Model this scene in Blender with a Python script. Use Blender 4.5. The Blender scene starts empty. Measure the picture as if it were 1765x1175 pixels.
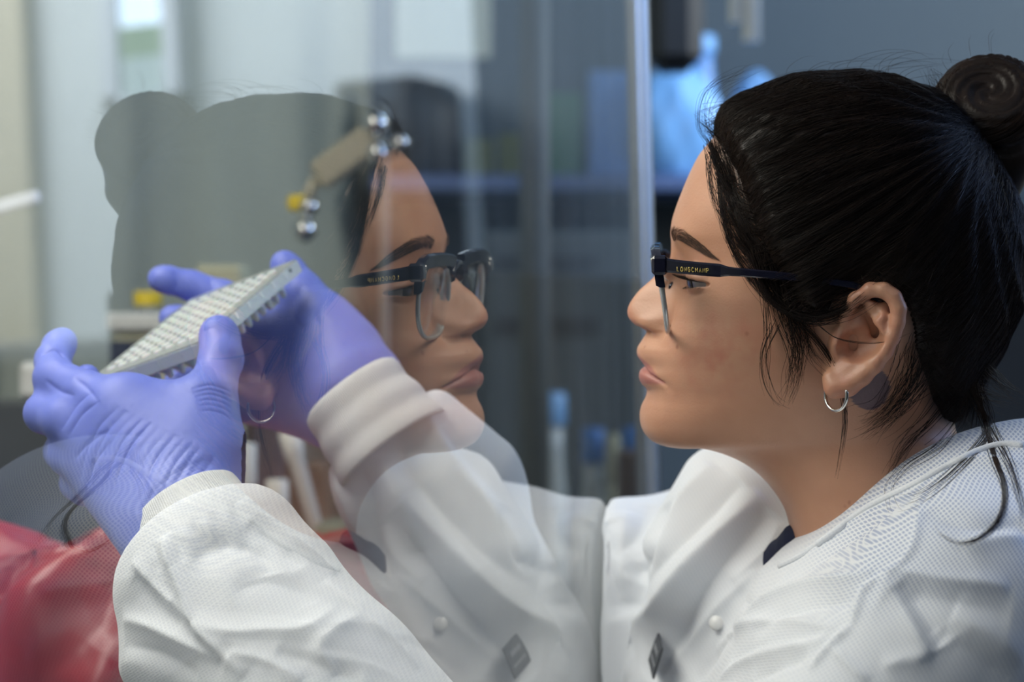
import bpy, math, random
import numpy as np
from mathutils import Vector, Matrix
from mathutils.bvhtree import BVHTree

random.seed(7)
RNG = np.random.default_rng(11)
scene = bpy.context.scene
COL = scene.collection
R = math.radians

# ------------------------------------------------------------------ camera
FPX = 4150.0                       # focal length in pixels of the 1765 px wide frame
CAMZ = 1.30
cam_d = bpy.data.cameras.new('camera')
cam = bpy.data.objects.new('camera', cam_d)
COL.objects.link(cam)
cam.location = (0, 0, CAMZ)
cam.rotation_euler = (R(90), 0, 0)
cam_d.sensor_width = 36.0
cam_d.lens = 36.0 * FPX / 1765.0
cam_d.clip_start = 0.05
cam_d.dof.use_dof = True
cam_d.dof.focus_distance = 1.23
cam_d.dof.aperture_fstop = 6.3
cam_d.dof.aperture_blades = 0
scene.camera = cam

# ------------------------------------------------------------------ world, light, exposure
scene.view_settings.view_transform = 'Standard'
scene.view_settings.look = 'None'
scene.view_settings.gamma = 1.0
scene.view_settings.use_curve_mapping = False
scene.view_settings.exposure = 0.0
w = bpy.data.worlds.new('world')
scene.world = w
w.use_nodes = True
w.node_tree.nodes['Background'].inputs['Color'].default_value = (0.36, 0.52, 0.85, 1)
w.node_tree.nodes['Background'].inputs['Strength'].default_value = 0.10


def area(name, loc, target, size, size_y, power, color):
    d = bpy.data.lights.new(name, 'AREA')
    d.shape = 'RECTANGLE'
    d.size = size
    d.size_y = size_y
    d.energy = power
    d.color = color
    o = bpy.data.objects.new(name, d)
    COL.objects.link(o)
    o.location = loc
    v = Vector(target) - Vector(loc)
    o.rotation_euler = v.to_track_quat('-Z', 'Y').to_euler()
    return o


area('cabinet_light', (-0.46, 1.20, 1.82), (-0.06, 1.32, 1.22), 0.6, 0.4, 7.8, (1.0, 0.95, 0.87))
area('hand_fill_light', (-0.72, 0.78, 1.62), (-0.12, 1.40, 1.25), 0.3, 0.3, 2.6, (1.0, 0.97, 0.90))  # added fill that brightens the shaded far palm
area('room_light', (0.25, -0.3, 2.3), (0.1, 1.3, 1.25), 1.0, 0.6, 2.3, (0.78, 0.87, 1.0))
area('window_light', (2.0, 1.6, 2.0), (0.25, 1.25, 1.15), 0.8, 0.8, 17, (0.34, 0.53, 1.0))
area('alcove_fill_light', (2.2, 2.7, 2.35), (1.9, 3.5, 1.7), 1.2, 0.5, 58, (0.90, 0.96, 1.0))  # added light to brighten the pale wall mirrored in the sash
area('bench_light', (-0.75, 1.65, 2.0), (-0.75, 2.3, 1.3), 0.8, 0.4, 8, (1.0, 0.93, 0.78))
area('shelf_fill_light', (0.55, 2.55, 2.3), (0.15, 3.2, 1.6), 0.5, 0.4, 9, (0.45, 0.68, 1.0))  # added bluish fill aimed at the shelf things and the wall


# ------------------------------------------------------------------ general helpers
def P(px, py, Y):
    return np.array([(px - 882.5) / FPX * Y, Y, CAMZ - (py - 587.5) / FPX * Y])


def proj(p):
    p = np.asarray(p, dtype=float)
    return np.stack([882.5 + FPX * p[..., 0] / p[..., 1], 587.5 - FPX * (p[..., 2] - CAMZ) / p[..., 1]], -1)


def unit(v):
    v = np.asarray(v, dtype=float)
    return v / np.linalg.norm(v)


def tag(o, label=None, cat=None, group=None, kind=None):
    if label: o['label'] = label
    if cat: o['category'] = cat
    if group: o['group'] = group
    if kind: o['kind'] = kind
    return o


def empty(name, loc, label, cat, group=None):
    o = bpy.data.objects.new(name, None)
    o.empty_display_size = 0.02
    COL.objects.link(o)
    o.location = loc
    return tag(o, label, cat, group)


def link_mesh(name, me, mat, parent=None):
    o = bpy.data.objects.new(name, me)
    COL.objects.link(o)
    if mat is not None:
        for m in (mat if isinstance(mat, (list, tuple)) else [mat]):
            me.materials.append(m)
    if parent is not None:
        o.parent = parent
        pl = Vector((0, 0, 0)); q = parent
        while q is not None:
            pl += q.location; q = q.parent
        me.transform(Matrix.Translation(-pl))
    return o


def np_mesh(name, V, F, mat=None, parent=None, smooth=True, attrs=None):
    """V (n,3); F (m,k) int array, or a list of such arrays."""
    V = np.asarray(V, dtype=np.float32)
    if not isinstance(F, list): F = [F]
    F = [np.asarray(f, dtype=np.int32) for f in F if len(f)]
    me = bpy.data.meshes.new(name)
    me.vertices.add(len(V))
    me.vertices.foreach_set('co', V.ravel())
    tot = np.concatenate([np.full(len(f), f.shape[1], dtype=np.int32) for f in F])
    loops = np.concatenate([f.ravel() for f in F])
    me.loops.add(len(loops))
    me.loops.foreach_set('vertex_index', loops)
    me.polygons.add(len(tot))
    st = np.concatenate([[0], np.cumsum(tot)[:-1]]).astype(np.int32)
    me.polygons.foreach_set('loop_start', st)
    me.polygons.foreach_set('loop_total', tot)
    me.polygons.foreach_set('use_smooth', np.full(len(tot), smooth))
    me.update(calc_edges=True)
    me.validate()
    if attrs:
        for k, a in attrs.items():
            at = me.attributes.new(k, 'FLOAT', 'POINT')
            at.data.foreach_set('value', np.asarray(a, dtype=np.float32))
    return link_mesh(name, me, mat, parent)


class MB:
    """collects simple shapes into one mesh"""
    def __init__(s): s.v = []; s.f = []; s.sm = []
    def add(s, vs, fs, smooth=False):
        b = len(s.v)
        s.v += [tuple(map(float, v)) for v in vs]
        for f in fs: s.f.append(tuple(b + i for i in f)); s.sm.append(smooth)
        return s
    def box(s, c, size, M=None, bev=0.0):
        c = np.array(c, float); hx, hy, hz = [q / 2 for q in size]
        b = min(bev, hx * .9, hy * .9, hz * .9)
        if b <= 0:
            vs = [(x, y, z) for x in (-hx, hx) for y in (-hy, hy) for z in (-hz, hz)]
            fs = [(0, 1, 3, 2), (4, 6, 7, 5), (0, 4, 5, 1), (2, 3, 7, 6), (0, 2, 6, 4), (1, 5, 7, 3)]
        else:
            vs = []; ix = {}
            for sx in (-1, 1):
                for sy in (-1, 1):
                    for sz in (-1, 1):
                        for a in range(3):
                            q = [sx * (hx - b), sy * (hy - b), sz * (hz - b)]
                            q[a] = (sx * hx, sy * hy, sz * hz)[a]
                            ix[(sx, sy, sz, a)] = len(vs); vs.append(tuple(q))
            fs = []
            for a in range(3):
                o1, o2 = [i for i in range(3) if i != a]
                for sg in (-1, 1):
                    q = []
                    for e1, e2 in ((-1, -1), (1, -1), (1, 1), (-1, 1)):
                        k = [0, 0, 0]; k[a] = sg; k[o1] = e1; k[o2] = e2
                        q.append(ix[(k[0], k[1], k[2], a)])
                    fs.append(tuple(q))
                for e1 in (-1, 1):
                    for e2 in (-1, 1):
                        q = []
                        for (sg, ax) in ((-1, o1), (-1, o2), (1, o2), (1, o1)):
                            k = [0, 0, 0]; k[a] = sg; k[o1] = e1; k[o2] = e2
                            q.append(ix[(k[0], k[1], k[2], ax)])
                        fs.append(tuple(q))
            for sx in (-1, 1):
                for sy in (-1, 1):
                    for sz in (-1, 1):
                        fs.append(tuple(ix[(sx, sy, sz, a)] for a in range(3)))
        vs = np.array(vs)
        if M is not None: vs = vs @ np.array(M).T
        return s.add(vs + c, fs)
    def lathe(s, c, prof, n=32, axis=(0, 0, 1), smooth=True):
        ax = unit(axis)
        t = np.array([1., 0, 0]) if abs(ax[0]) < .9 else np.array([0, 1., 0])
        e1 = unit(np.cross(ax, t)); e2 = np.cross(ax, e1)
        c = np.array(c, float); vs = []; fs = []
        for r, z in prof:
            for k in range(n):
                a = 2 * math.pi * k / n
                vs.append(c + ax * z + (e1 * math.cos(a) + e2 * math.sin(a)) * r)
        for i in range(len(prof) - 1):
            for k in range(n):
                k2 = (k + 1) % n
                fs.append((i * n + k, i * n + k2, (i + 1) * n + k2, (i + 1) * n + k))
        fs.append(tuple(range(n))[::-1]); fs.append(tuple((len(prof) - 1) * n + k for k in range(n)))
        return s.add(vs, fs, smooth)
    def tube(s, pts, r, n=10, closed=False, smooth=True):
        pts = [np.array(p, float) for p in pts]; m = len(pts)
        rr = r if hasattr(r, '__len__') else [r] * m
        vs = []; fs = []; prev = None
        for i, p in enumerate(pts):
            if closed: d = pts[(i + 1) % m] - pts[i - 1]
            else: d = pts[min(i + 1, m - 1)] - pts[max(i - 1, 0)]
            d = unit(d)
            if prev is None:
                t = np.array([0, 0, 1.]) if abs(d[2]) < .9 else np.array([1., 0, 0])
                e1 = unit(np.cross(d, t))
            else: e1 = unit(prev - d * (prev @ d))
            prev = e1; e2 = np.cross(d, e1)
            for k in range(n):
                a = 2 * math.pi * k / n
                vs.append(p + (e1 * math.cos(a) + e2 * math.sin(a)) * rr[i])
        for i in range(m if closed else m - 1):
            j = (i + 1) % m
            for k in range(n):
                k2 = (k + 1) % n
                fs.append((i * n + k, i * n + k2, j * n + k2, j * n + k))
        if not closed:
            fs.append(tuple(range(n))[::-1]); fs.append(tuple((m - 1) * n + k for k in range(n)))
        return s.add(vs, fs, smooth)
    def build(s, name, mat, parent=None):
        me = bpy.data.meshes.new(name)
        me.from_pydata(s.v, [], s.f)
        me.polygons.foreach_set('use_smooth', s.sm)
        me.update()
        return link_mesh(name, me, mat, parent)


def catmull(pts, n):
    """resample a polyline smoothly to n points"""
    pts = np.asarray(pts, float)
    if len(pts) < 3:
        t = np.linspace(0, 1, n)[:, None]
        return pts[0] * (1 - t) + pts[-1] * t
    p = np.vstack([2 * pts[0] - pts[1], pts, 2 * pts[-1] - pts[-2]])
    m = len(pts) - 1
    seg = np.linalg.norm(np.diff(pts, axis=0), axis=1)
    cum = np.concatenate([[0], np.cumsum(seg)])
    s = np.linspace(0, cum[-1], n)
    i = np.clip(np.searchsorted(cum, s, side='right') - 1, 0, m - 1)
    t = ((s - cum[i]) / np.maximum(seg[i], 1e-9))[:, None]
    p0, p1, p2, p3 = p[i], p[i + 1], p[i + 2], p[i + 3]
    return .5 * ((2 * p1) + (p2 - p0) * t + (2 * p0 - 5 * p1 + 4 * p2 - p3) * t ** 2 + (3 * p1 - p0 - 3 * p2 + p3) * t ** 3)


# ------------------------------------------------------------------ implicit surfaces
class Field:
    """signed distance grid with smooth unions of tapered capsules"""
    def __init__(s, lo, hi, h):
        s.lo = np.array(lo, np.float32); s.h = h
        n = np.ceil((np.array(hi) - lo) / h).astype(int) + 1
        s.n = n
        ax = [s.lo[i] + h * np.arange(n[i], dtype=np.float32) for i in range(3)]
        s.X, s.Y, s.Z = np.meshgrid(*ax, indexing='ij', sparse=True)
        s.d = np.full(n, 1.0, np.float32)
    def cap(s, a, b, ra, rb, flat=None):
        """flat=(axis, k): distances along the axis count k times (k>1 flattens)"""
        a = np.asarray(a, np.float32); b = np.asarray(b, np.float32)
        ab = b - a; L = float(ab @ ab) + 1e-12
        px, py, pz = s.X - a[0], s.Y - a[1], s.Z - a[2]
        t = np.clip((px * ab[0] + py * ab[1] + pz * ab[2]) / L, 0, 1)
        qx, qy, qz = px - t * ab[0], py - t * ab[1], pz - t * ab[2]
        d2 = qx * qx + qy * qy + qz * qz
        if flat is not None:
            n, k = flat
            n = np.asarray(n, np.float32)
            q = qx * n[0] + qy * n[1] + qz * n[2]
            d2 = d2 + q * q * (k * k - 1)
        r = ra + (rb - ra) * t
        return (np.sqrt(d2) - r).astype(np.float32)
    def union(s, d, k):
        if k <= 0: s.d = np.minimum(s.d, d); return
        hh = np.clip(.5 + .5 * (s.d - d) / k, 0, 1)
        s.d = s.d * (1 - hh) + d * hh - k * hh * (1 - hh)
    def cut(s, d, k):
        hh = np.clip(.5 - .5 * (s.d + d) / k, 0, 1)
        s.d = s.d * (1 - hh) - d * hh + k * hh * (1 - hh)
    def plane(s, p0, n, k):
        """keep only the side of the plane that n points away from"""
        n = unit(n)
        e = ((s.X - p0[0]) * n[0] + (s.Y - p0[1]) * n[1] + (s.Z - p0[2]) * n[2]).astype(np.float32)
        hh = np.clip(.5 - .5 * (s.d - e) / k, 0, 1)
        s.d = s.d * (1 - hh) + e * hh + k * hh * (1 - hh)
    def chain(s, pts, k, flat=None):
        """pts: (x,y,z,r) list; the chain itself is a hard union, then blended by k"""
        d = None
        for a, b in zip(pts[:-1], pts[1:]):
            c = s.cap(a[:3], b[:3], a[3], b[3], flat)
            if d is None: d = c
            else:
                kk = 0.004
                hh = np.clip(.5 + .5 * (d - c) / kk, 0, 1)
                d = d * (1 - hh) + c * hh - kk * hh * (1 - hh)
        s.union(d, k)
    def nets(s, relax=2):
        v = s.d; n = v.shape
        ins = v < 0
        def C(a, i, j, k): return a[i:n[0] - 1 + i, j:n[1] - 1 + j, k:n[2] - 1 + k]
        cnt = np.zeros((n[0] - 1, n[1] - 1, n[2] - 1), np.int8)
        cor = [(i, j, k) for i in (0, 1) for j in (0, 1) for k in (0, 1)]
        for c in cor: cnt += C(ins, *c)
        act = (cnt > 0) & (cnt < 8)
        idx = np.full(act.shape, -1, np.int64)
        I, J, K = np.nonzero(act)
        idx[act] = np.arange(len(I))
        val = {c: v[I + c[0], J + c[1], K + c[2]] for c in cor}
        acc = np.zeros((len(I), 3)); m = np.zeros(len(I))
        for a in cor:
            for ax in range(3):
                if a[ax] == 1: continue
                b = list(a); b[ax] = 1; b = tuple(b)
                va, vb = val[a], val[b]
                x = (va < 0) != (vb < 0)
                t = np.where(x, va / np.where(np.abs(va - vb) < 1e-12, 1, va - vb), 0)
                p = np.array(a, float)[None, :].repeat(len(I), 0)
                p[:, ax] += t
                acc += p * x[:, None]; m += x
        V = (acc / m[:, None] + np.stack([I, J, K], 1)) * s.h + s.lo
        F = []
        for ax in range(3):
            sl0 = [slice(1, -1)] * 3; sl1 = [slice(1, -1)] * 3
            sl0[ax] = slice(0, -1); sl1[ax] = slice(1, None)
            a0 = ins[tuple(sl0)]; a1 = ins[tuple(sl1)]
            g = np.argwhere(a0 != a1)
            flip = a0[tuple(g.T)]
            o = np.ones(3, int); o[ax] = 0
            g = g + o
            u, w2 = [q for q in range(3) if q != ax]
            def id_(du, dw):
                q = g.copy(); q[:, u] -= du; q[:, w2] -= dw
                return idx[q[:, 0], q[:, 1], q[:, 2]]
            q = np.stack([id_(1, 1), id_(0, 1), id_(0, 0), id_(1, 0)], 1)
            fl = flip if ax != 1 else ~flip
            q[~fl] = q[~fl][:, ::-1]
            F.append(q)
        F = np.concatenate(F)
        F = F[(F >= 0).all(1)]
        lab = np.arange(len(V))                             # keep the largest connected piece
        while True:
            m_ = lab[F].min(1); new = lab.copy()
            for q_ in range(4): np.minimum.at(new, F[:, q_], m_)
            new = new[new]
            if (new == lab).all(): break
            lab = new
        big = np.bincount(lab).argmax(); F = F[lab[F[:, 0]] == big]
        use = np.unique(F); re_ = np.full(len(V), -1); re_[use] = np.arange(len(use)); V = V[use]; F = re_[F]
        for _ in range(relax): V = smooth_once(V, F, .5)
        return V, F


def smooth_once(V, F, lam):
    S = np.zeros_like(V); c = np.zeros(len(V))
    for a, b in ((0, 1), (1, 2), (2, 3), (3, 0)):
        for d in range(3):
            S[:, d] += np.bincount(F[:, a], V[F[:, b], d], len(V)) + np.bincount(F[:, b], V[F[:, a], d], len(V))
        c += np.bincount(F[:, a], minlength=len(V)) + np.bincount(F[:, b], minlength=len(V))
    return V * (1 - lam) + lam * S / np.maximum(c, 1)[:, None]


def vnormals(V, F):
    n = np.cross(V[F[:, 2]] - V[F[:, 0]], V[F[:, 3 if F.shape[1] > 3 else 1]] - V[F[:, 1 if F.shape[1] > 3 else 0]])
    N = np.zeros_like(V)
    for k in range(F.shape[1]):
        for d in range(3): N[:, d] += np.bincount(F[:, k], n[:, d], len(V))
    return N / np.maximum(np.linalg.norm(N, axis=1), 1e-12)[:, None]


def subdiv(V, F):
    """each quad into four"""
    e = np.concatenate([np.sort(F[:, [i, (i + 1) % 4]], 1) for i in range(4)])
    ue, inv = np.unique(e, axis=0, return_inverse=True)
    inv = inv.reshape(-1)
    m = len(F); nv = len(V)
    E = V[ue].mean(1); C = V[F].mean(1)
    ei = [nv + inv[i * m:(i + 1) * m] for i in range(4)]
    ci = nv + len(ue) + np.arange(m)
    Q = np.concatenate([np.stack([F[:, i], ei[i], ci, ei[i - 1]], 1) for i in range(4)])
    V2 = np.vstack([V, E, C])
    return smooth_once(V2, Q, .45), Q


def dist_poly(V, poly):
    """distance of every vertex to a polyline, and the position 0..1 along it"""
    best = np.full(len(V), 1e9); tt = np.zeros(len(V))
    m = len(poly) - 1
    for i in range(m):
        a, b = poly[i], poly[i + 1]; ab = b - a
        t = np.clip(((V - a) @ ab) / (ab @ ab + 1e-12), 0, 1)
        d = np.linalg.norm(V - a - t[:, None] * ab, axis=1)
        k = d < best
        best[k] = d[k]; tt[k] = (i + t[k]) / m
    return best, tt


def bvh_of(V, F): return BVHTree.FromPolygons([tuple(v) for v in V.tolist()], [tuple(f) for f in F.tolist()])


def cast(bvh, px, py, default=1.25):
    d = Vector(((px - 882.5) / FPX, 1, -(py - 587.5) / FPX)).normalized()
    h = bvh.ray_cast(Vector((0, 0, CAMZ)), d)
    if h[0] is None: return None
    return np.array(h[0])


def folds(V, F, specs, bvh=None):
    """specs: (pixel polyline, amplitude, width); ridges (+) and valleys (-) on the surface seen at those pixels"""
    N = vnormals(V, F)
    if bvh is None: bvh = bvh_of(V, F)
    D = np.zeros(len(V))
    for poly, amp, sg in specs:
        pts = [cast(bvh, x, y) for x, y in catmull(poly, max(8, len(poly) * 3))]
        pts = [p for p in pts if p is not None]
        if len(pts) < 2: continue
        pts = np.array(pts)
        lo = pts.min(0) - 4 * sg; hi = pts.max(0) + 4 * sg
        k = np.nonzero(((V > lo) & (V < hi)).all(1))[0]
        if not len(k): continue
        d, t = dist_poly(V[k], pts)
        env = np.clip(np.minimum(t, 1 - t) * 4, 0, 1) ** .5
        D[k] += amp * np.exp(-(d / sg) ** 1.35) * env
    return V + N * D[:, None]


# ------------------------------------------------------------------ materials
def new_mat(name):
    m = bpy.data.materials.new(name); m.use_nodes = True
    nt = m.node_tree
    return m, nt, nt.nodes['Principled BSDF']


def setp(b, **k):
    names = dict(color='Base Color', rough='Roughness', metal='Metallic', ior='IOR', alpha='Alpha', trans='Transmission Weight',
                 sss='Subsurface Weight', ssr='Subsurface Radius', sss_scale='Subsurface Scale', spec='Specular IOR Level',
                 coat='Coat Weight', coat_rough='Coat Roughness', sheen='Sheen Weight', sheen_rough='Sheen Roughness',
                 em='Emission Color', es='Emission Strength', aniso='Anisotropic')
    for a, v in k.items():
        if a in ('color', 'em') and len(v) == 3: v = (*v, 1)
        b.inputs[names[a]].default_value = v


def plain(name, color, rough=.5, noise=0.06, bump=0.0, scale=60.0, **k):
    m, nt, b = new_mat(name)
    setp(b, color=color, rough=rough, **k)
    tc = nt.nodes.new('ShaderNodeTexCoord')
    n = nt.nodes.new('ShaderNodeTexNoise'); n.inputs['Scale'].default_value = scale
    nt.links.new(tc.outputs['Object'], n.inputs['Vector'])
    mx = nt.nodes.new('ShaderNodeMix'); mx.data_type = 'RGBA'
    mx.inputs[6].default_value = (*[c * (1 - noise) for c in color], 1)
    mx.inputs[7].default_value = (*[min(1, c * (1 + noise)) for c in color], 1)
    nt.links.new(n.outputs['Fac'], mx.inputs[0]); nt.links.new(mx.outputs[2], b.inputs['Base Color'])
    if bump:
        bp = nt.nodes.new('ShaderNodeBump'); bp.inputs['Strength'].default_value = bump; bp.inputs['Distance'].default_value = .001
        nt.links.new(n.outputs['Fac'], bp.inputs['Height']); nt.links.new(bp.outputs[0], b.inputs['Normal'])
    return m


def mat_skin():
    m, nt, b = new_mat('skin')
    N, L = nt.nodes, nt.links
    setp(b, rough=.42, sss=.12, sss_scale=.006, ssr=(1.0, .35, .18), spec=.45)
    tc = N.new('ShaderNodeTexCoord')
    def noise(sc, det=3):
        n = N.new('ShaderNodeTexNoise'); n.inputs['Scale'].default_value = sc; n.inputs['Detail'].default_value = det
        L.new(tc.outputs['Object'], n.inputs['Vector']); return n
    def ramp(src, a, b_):
        r = N.new('ShaderNodeMapRange'); r.inputs['From Min'].default_value = a; r.inputs['From Max'].default_value = b_
        L.new(src, r.inputs['Value']); return r.outputs[0]
    def mix(f, a, b_):
        x = N.new('ShaderNodeMix'); x.data_type = 'RGBA'
        if isinstance(f, float): x.inputs[0].default_value = f
        else: L.new(f, x.inputs[0])
        for s, q in ((6, a), (7, b_)):
            if isinstance(q, tuple): x.inputs[s].default_value = (*q, 1)
            else: L.new(q, x.inputs[s])
        return x.outputs[2]
    base = mix(ramp(noise(28).outputs['Fac'], .35, .65), (.52, .265, .165), (.59, .315, .20))
    def att(nm):
        a = N.new('ShaderNodeAttribute'); a.attribute_name = nm; return a.outputs['Fac']
    mul = N.new('ShaderNodeMath'); mul.operation = 'MULTIPLY'
    L.new(att('blush'), mul.inputs[0]); L.new(ramp(noise(90).outputs['Fac'], .35, .7), mul.inputs[1])
    c = mix(mul.outputs[0], base, (.50, .18, .12))
    # small moles and spots
    vo = N.new('ShaderNodeTexVoronoi'); vo.inputs['Scale'].default_value = 85
    L.new(tc.outputs['Object'], vo.inputs['Vector'])
    sp = ramp(vo.outputs['Distance'], .16, .05)
    gate = ramp(noise(60, 1).outputs['Fac'], .56, .62)
    mm = N.new('ShaderNodeMath'); mm.operation = 'MULTIPLY'; L.new(sp, mm.inputs[0]); L.new(gate, mm.inputs[1])
    mm2 = N.new('ShaderNodeMath'); mm2.operation = 'MULTIPLY'; L.new(mm.outputs[0], mm2.inputs[0]); mm2.inputs[1].default_value = .65
    c = mix(mm2.outputs[0], c, (.30, .11, .07))
    c = mix(att('lips'), c, (.42, .165, .135))
    c = mix(att('scalp'), c, (.045, .027, .02))
    c = mix(att('ink'), c, (.035, .045, .10))
    L.new(c, b.inputs['Base Color'])
    bp = N.new('ShaderNodeBump'); bp.inputs['Strength'].default_value = .22; bp.inputs['Distance'].default_value = .0006
    L.new(noise(900, 4).outputs['Fac'], bp.inputs['Height']); L.new(bp.outputs[0], b.inputs['Normal'])
    return m


def mat_hair(name='dark_hair', c1=(.006, .0045, .004), c2=(.026, .016, .012), rough=.46):
    m, nt, b = new_mat(name)
    N, L = nt.nodes, nt.links
    tc = N.new('ShaderNodeTexCoord')
    n = N.new('ShaderNodeTexNoise'); n.inputs['Scale'].default_value = 120; n.inputs['Detail'].default_value = 4
    L.new(tc.outputs['Object'], n.inputs['Vector'])
    mx = N.new('ShaderNodeMix'); mx.data_type = 'RGBA'
    mx.inputs[6].default_value = (*c1, 1); mx.inputs[7].default_value = (*c2, 1)
    L.new(n.outputs['Fac'], mx.inputs[0]); L.new(mx.outputs[2], b.inputs['Base Color'])
    setp(b, rough=rough, spec=.22)
    return m


def mat_coat():
    m, nt, b = new_mat('coat_fabric')
    N, L = nt.nodes, nt.links
    setp(b, rough=.75, sheen=.25, sheen_rough=.5, sss=.10, sss_scale=.01, ssr=(.8, .9, 1.0), spec=.25)
    tc = N.new('ShaderNodeTexCoord')
    sep = N.new('ShaderNodeSeparateXYZ'); L.new(tc.outputs['Object'], sep.inputs[0])
    def sn(src, k, ph=0.0):
        a = N.new('ShaderNodeMath'); a.operation = 'MULTIPLY_ADD'; L.new(src, a.inputs[0]); a.inputs[1].default_value = k; a.inputs[2].default_value = ph
        s = N.new('ShaderNodeMath'); s.operation = 'SINE'; L.new(a.outputs[0], s.inputs[0]); return s.outputs[0]
    def op(o, a, b_):
        q = N.new('ShaderNodeMath'); q.operation = o
        for i, x in enumerate((a, b_)):
            if isinstance(x, (float, int)): q.inputs[i].default_value = x
            else: L.new(x, q.inputs[i])
        return q.outputs[0]
    # rows of tiny punched dots in the non-woven cloth
    u = op('ADD', sep.outputs[0], op('MULTIPLY', sep.outputs[2], .55)); v = op('SUBTRACT', sep.outputs[0], op('MULTIPLY', sep.outputs[2], 1.5))
    K = math.pi / .0023
    dots = op('MULTIPLY', sn(u, K), sn(v, K))
    r = N.new('ShaderNodeMapRange'); r.inputs['From Min'].default_value = .15; r.inputs['From Max'].default_value = .8
    L.new(op('ABSOLUTE', dots, 0), r.inputs['Value'])
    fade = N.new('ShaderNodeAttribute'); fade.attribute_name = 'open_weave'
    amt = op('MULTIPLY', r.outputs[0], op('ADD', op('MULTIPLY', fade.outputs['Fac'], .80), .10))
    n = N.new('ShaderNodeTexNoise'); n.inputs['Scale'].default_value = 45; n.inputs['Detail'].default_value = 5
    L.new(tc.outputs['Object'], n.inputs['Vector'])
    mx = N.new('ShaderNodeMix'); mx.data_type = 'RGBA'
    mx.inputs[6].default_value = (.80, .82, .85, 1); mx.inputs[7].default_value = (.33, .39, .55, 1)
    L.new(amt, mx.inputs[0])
    L.new(mx.outputs[2], b.inputs['Base Color'])
    bp = N.new('ShaderNodeBump'); bp.inputs['Strength'].default_value = .25; bp.inputs['Distance'].default_value = .0008
    h = op('SUBTRACT', n.outputs['Fac'], op('MULTIPLY', r.outputs[0], .3))
    L.new(h, bp.inputs['Height']); L.new(bp.outputs[0], b.inputs['Normal'])
    return m


def mat_knit():
    m, nt, b = new_mat('knit_cuff')
    N, L = nt.nodes, nt.links
    setp(b, color=(.82, .83, .84), rough=.85, sheen=.3, spec=.2)
    a = N.new('ShaderNodeAttribute'); a.attribute_name = 'rib'
    s = N.new('ShaderNodeMath'); s.operation = 'MULTIPLY'; L.new(a.outputs['Fac'], s.inputs[0]); s.inputs[1].default_value = 150.0
    q = N.new('ShaderNodeMath'); q.operation = 'SINE'; L.new(s.outputs[0], q.inputs[0])
    bp = N.new('ShaderNodeBump'); bp.inputs['Strength'].default_value = .5; bp.inputs['Distance'].default_value = .0006
    L.new(q.outputs[0], bp.inputs['Height']); L.new(bp.outputs[0], b.inputs['Normal'])
    return m


def mat_glove():
    m, nt, b = new_mat('nitrile_glove')
    N, L = nt.nodes, nt.links
    setp(b, color=(.195, .25, .76), rough=.44, sss=.25, sss_scale=.006, ssr=(.5, .5, 1.0), spec=.4)
    tc = N.new('ShaderNodeTexCoord')
    n = N.new('ShaderNodeTexNoise'); n.inputs['Scale'].default_value = 500; n.inputs['Detail'].default_value = 3
    n2 = N.new('ShaderNodeTexNoise'); n2.inputs['Scale'].default_value = 42; n2.inputs['Detail'].default_value = 3
    L.new(tc.outputs['Object'], n.inputs['Vector']); L.new(tc.outputs['Object'], n2.inputs['Vector'])
    b1 = N.new('ShaderNodeBump'); b1.inputs['Strength'].default_value = .10; b1.inputs['Distance'].default_value = .0005
    b2 = N.new('ShaderNodeBump'); b2.inputs['Strength'].default_value = .45; b2.inputs['Distance'].default_value = .0018
    L.new(n2.outputs['Fac'], b2.inputs['Height']); L.new(n.outputs['Fac'], b1.inputs['Height'])
    L.new(b2.outputs[0], b1.inputs['Normal']); L.new(b1.outputs[0], b.inputs['Normal'])
    return m


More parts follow.
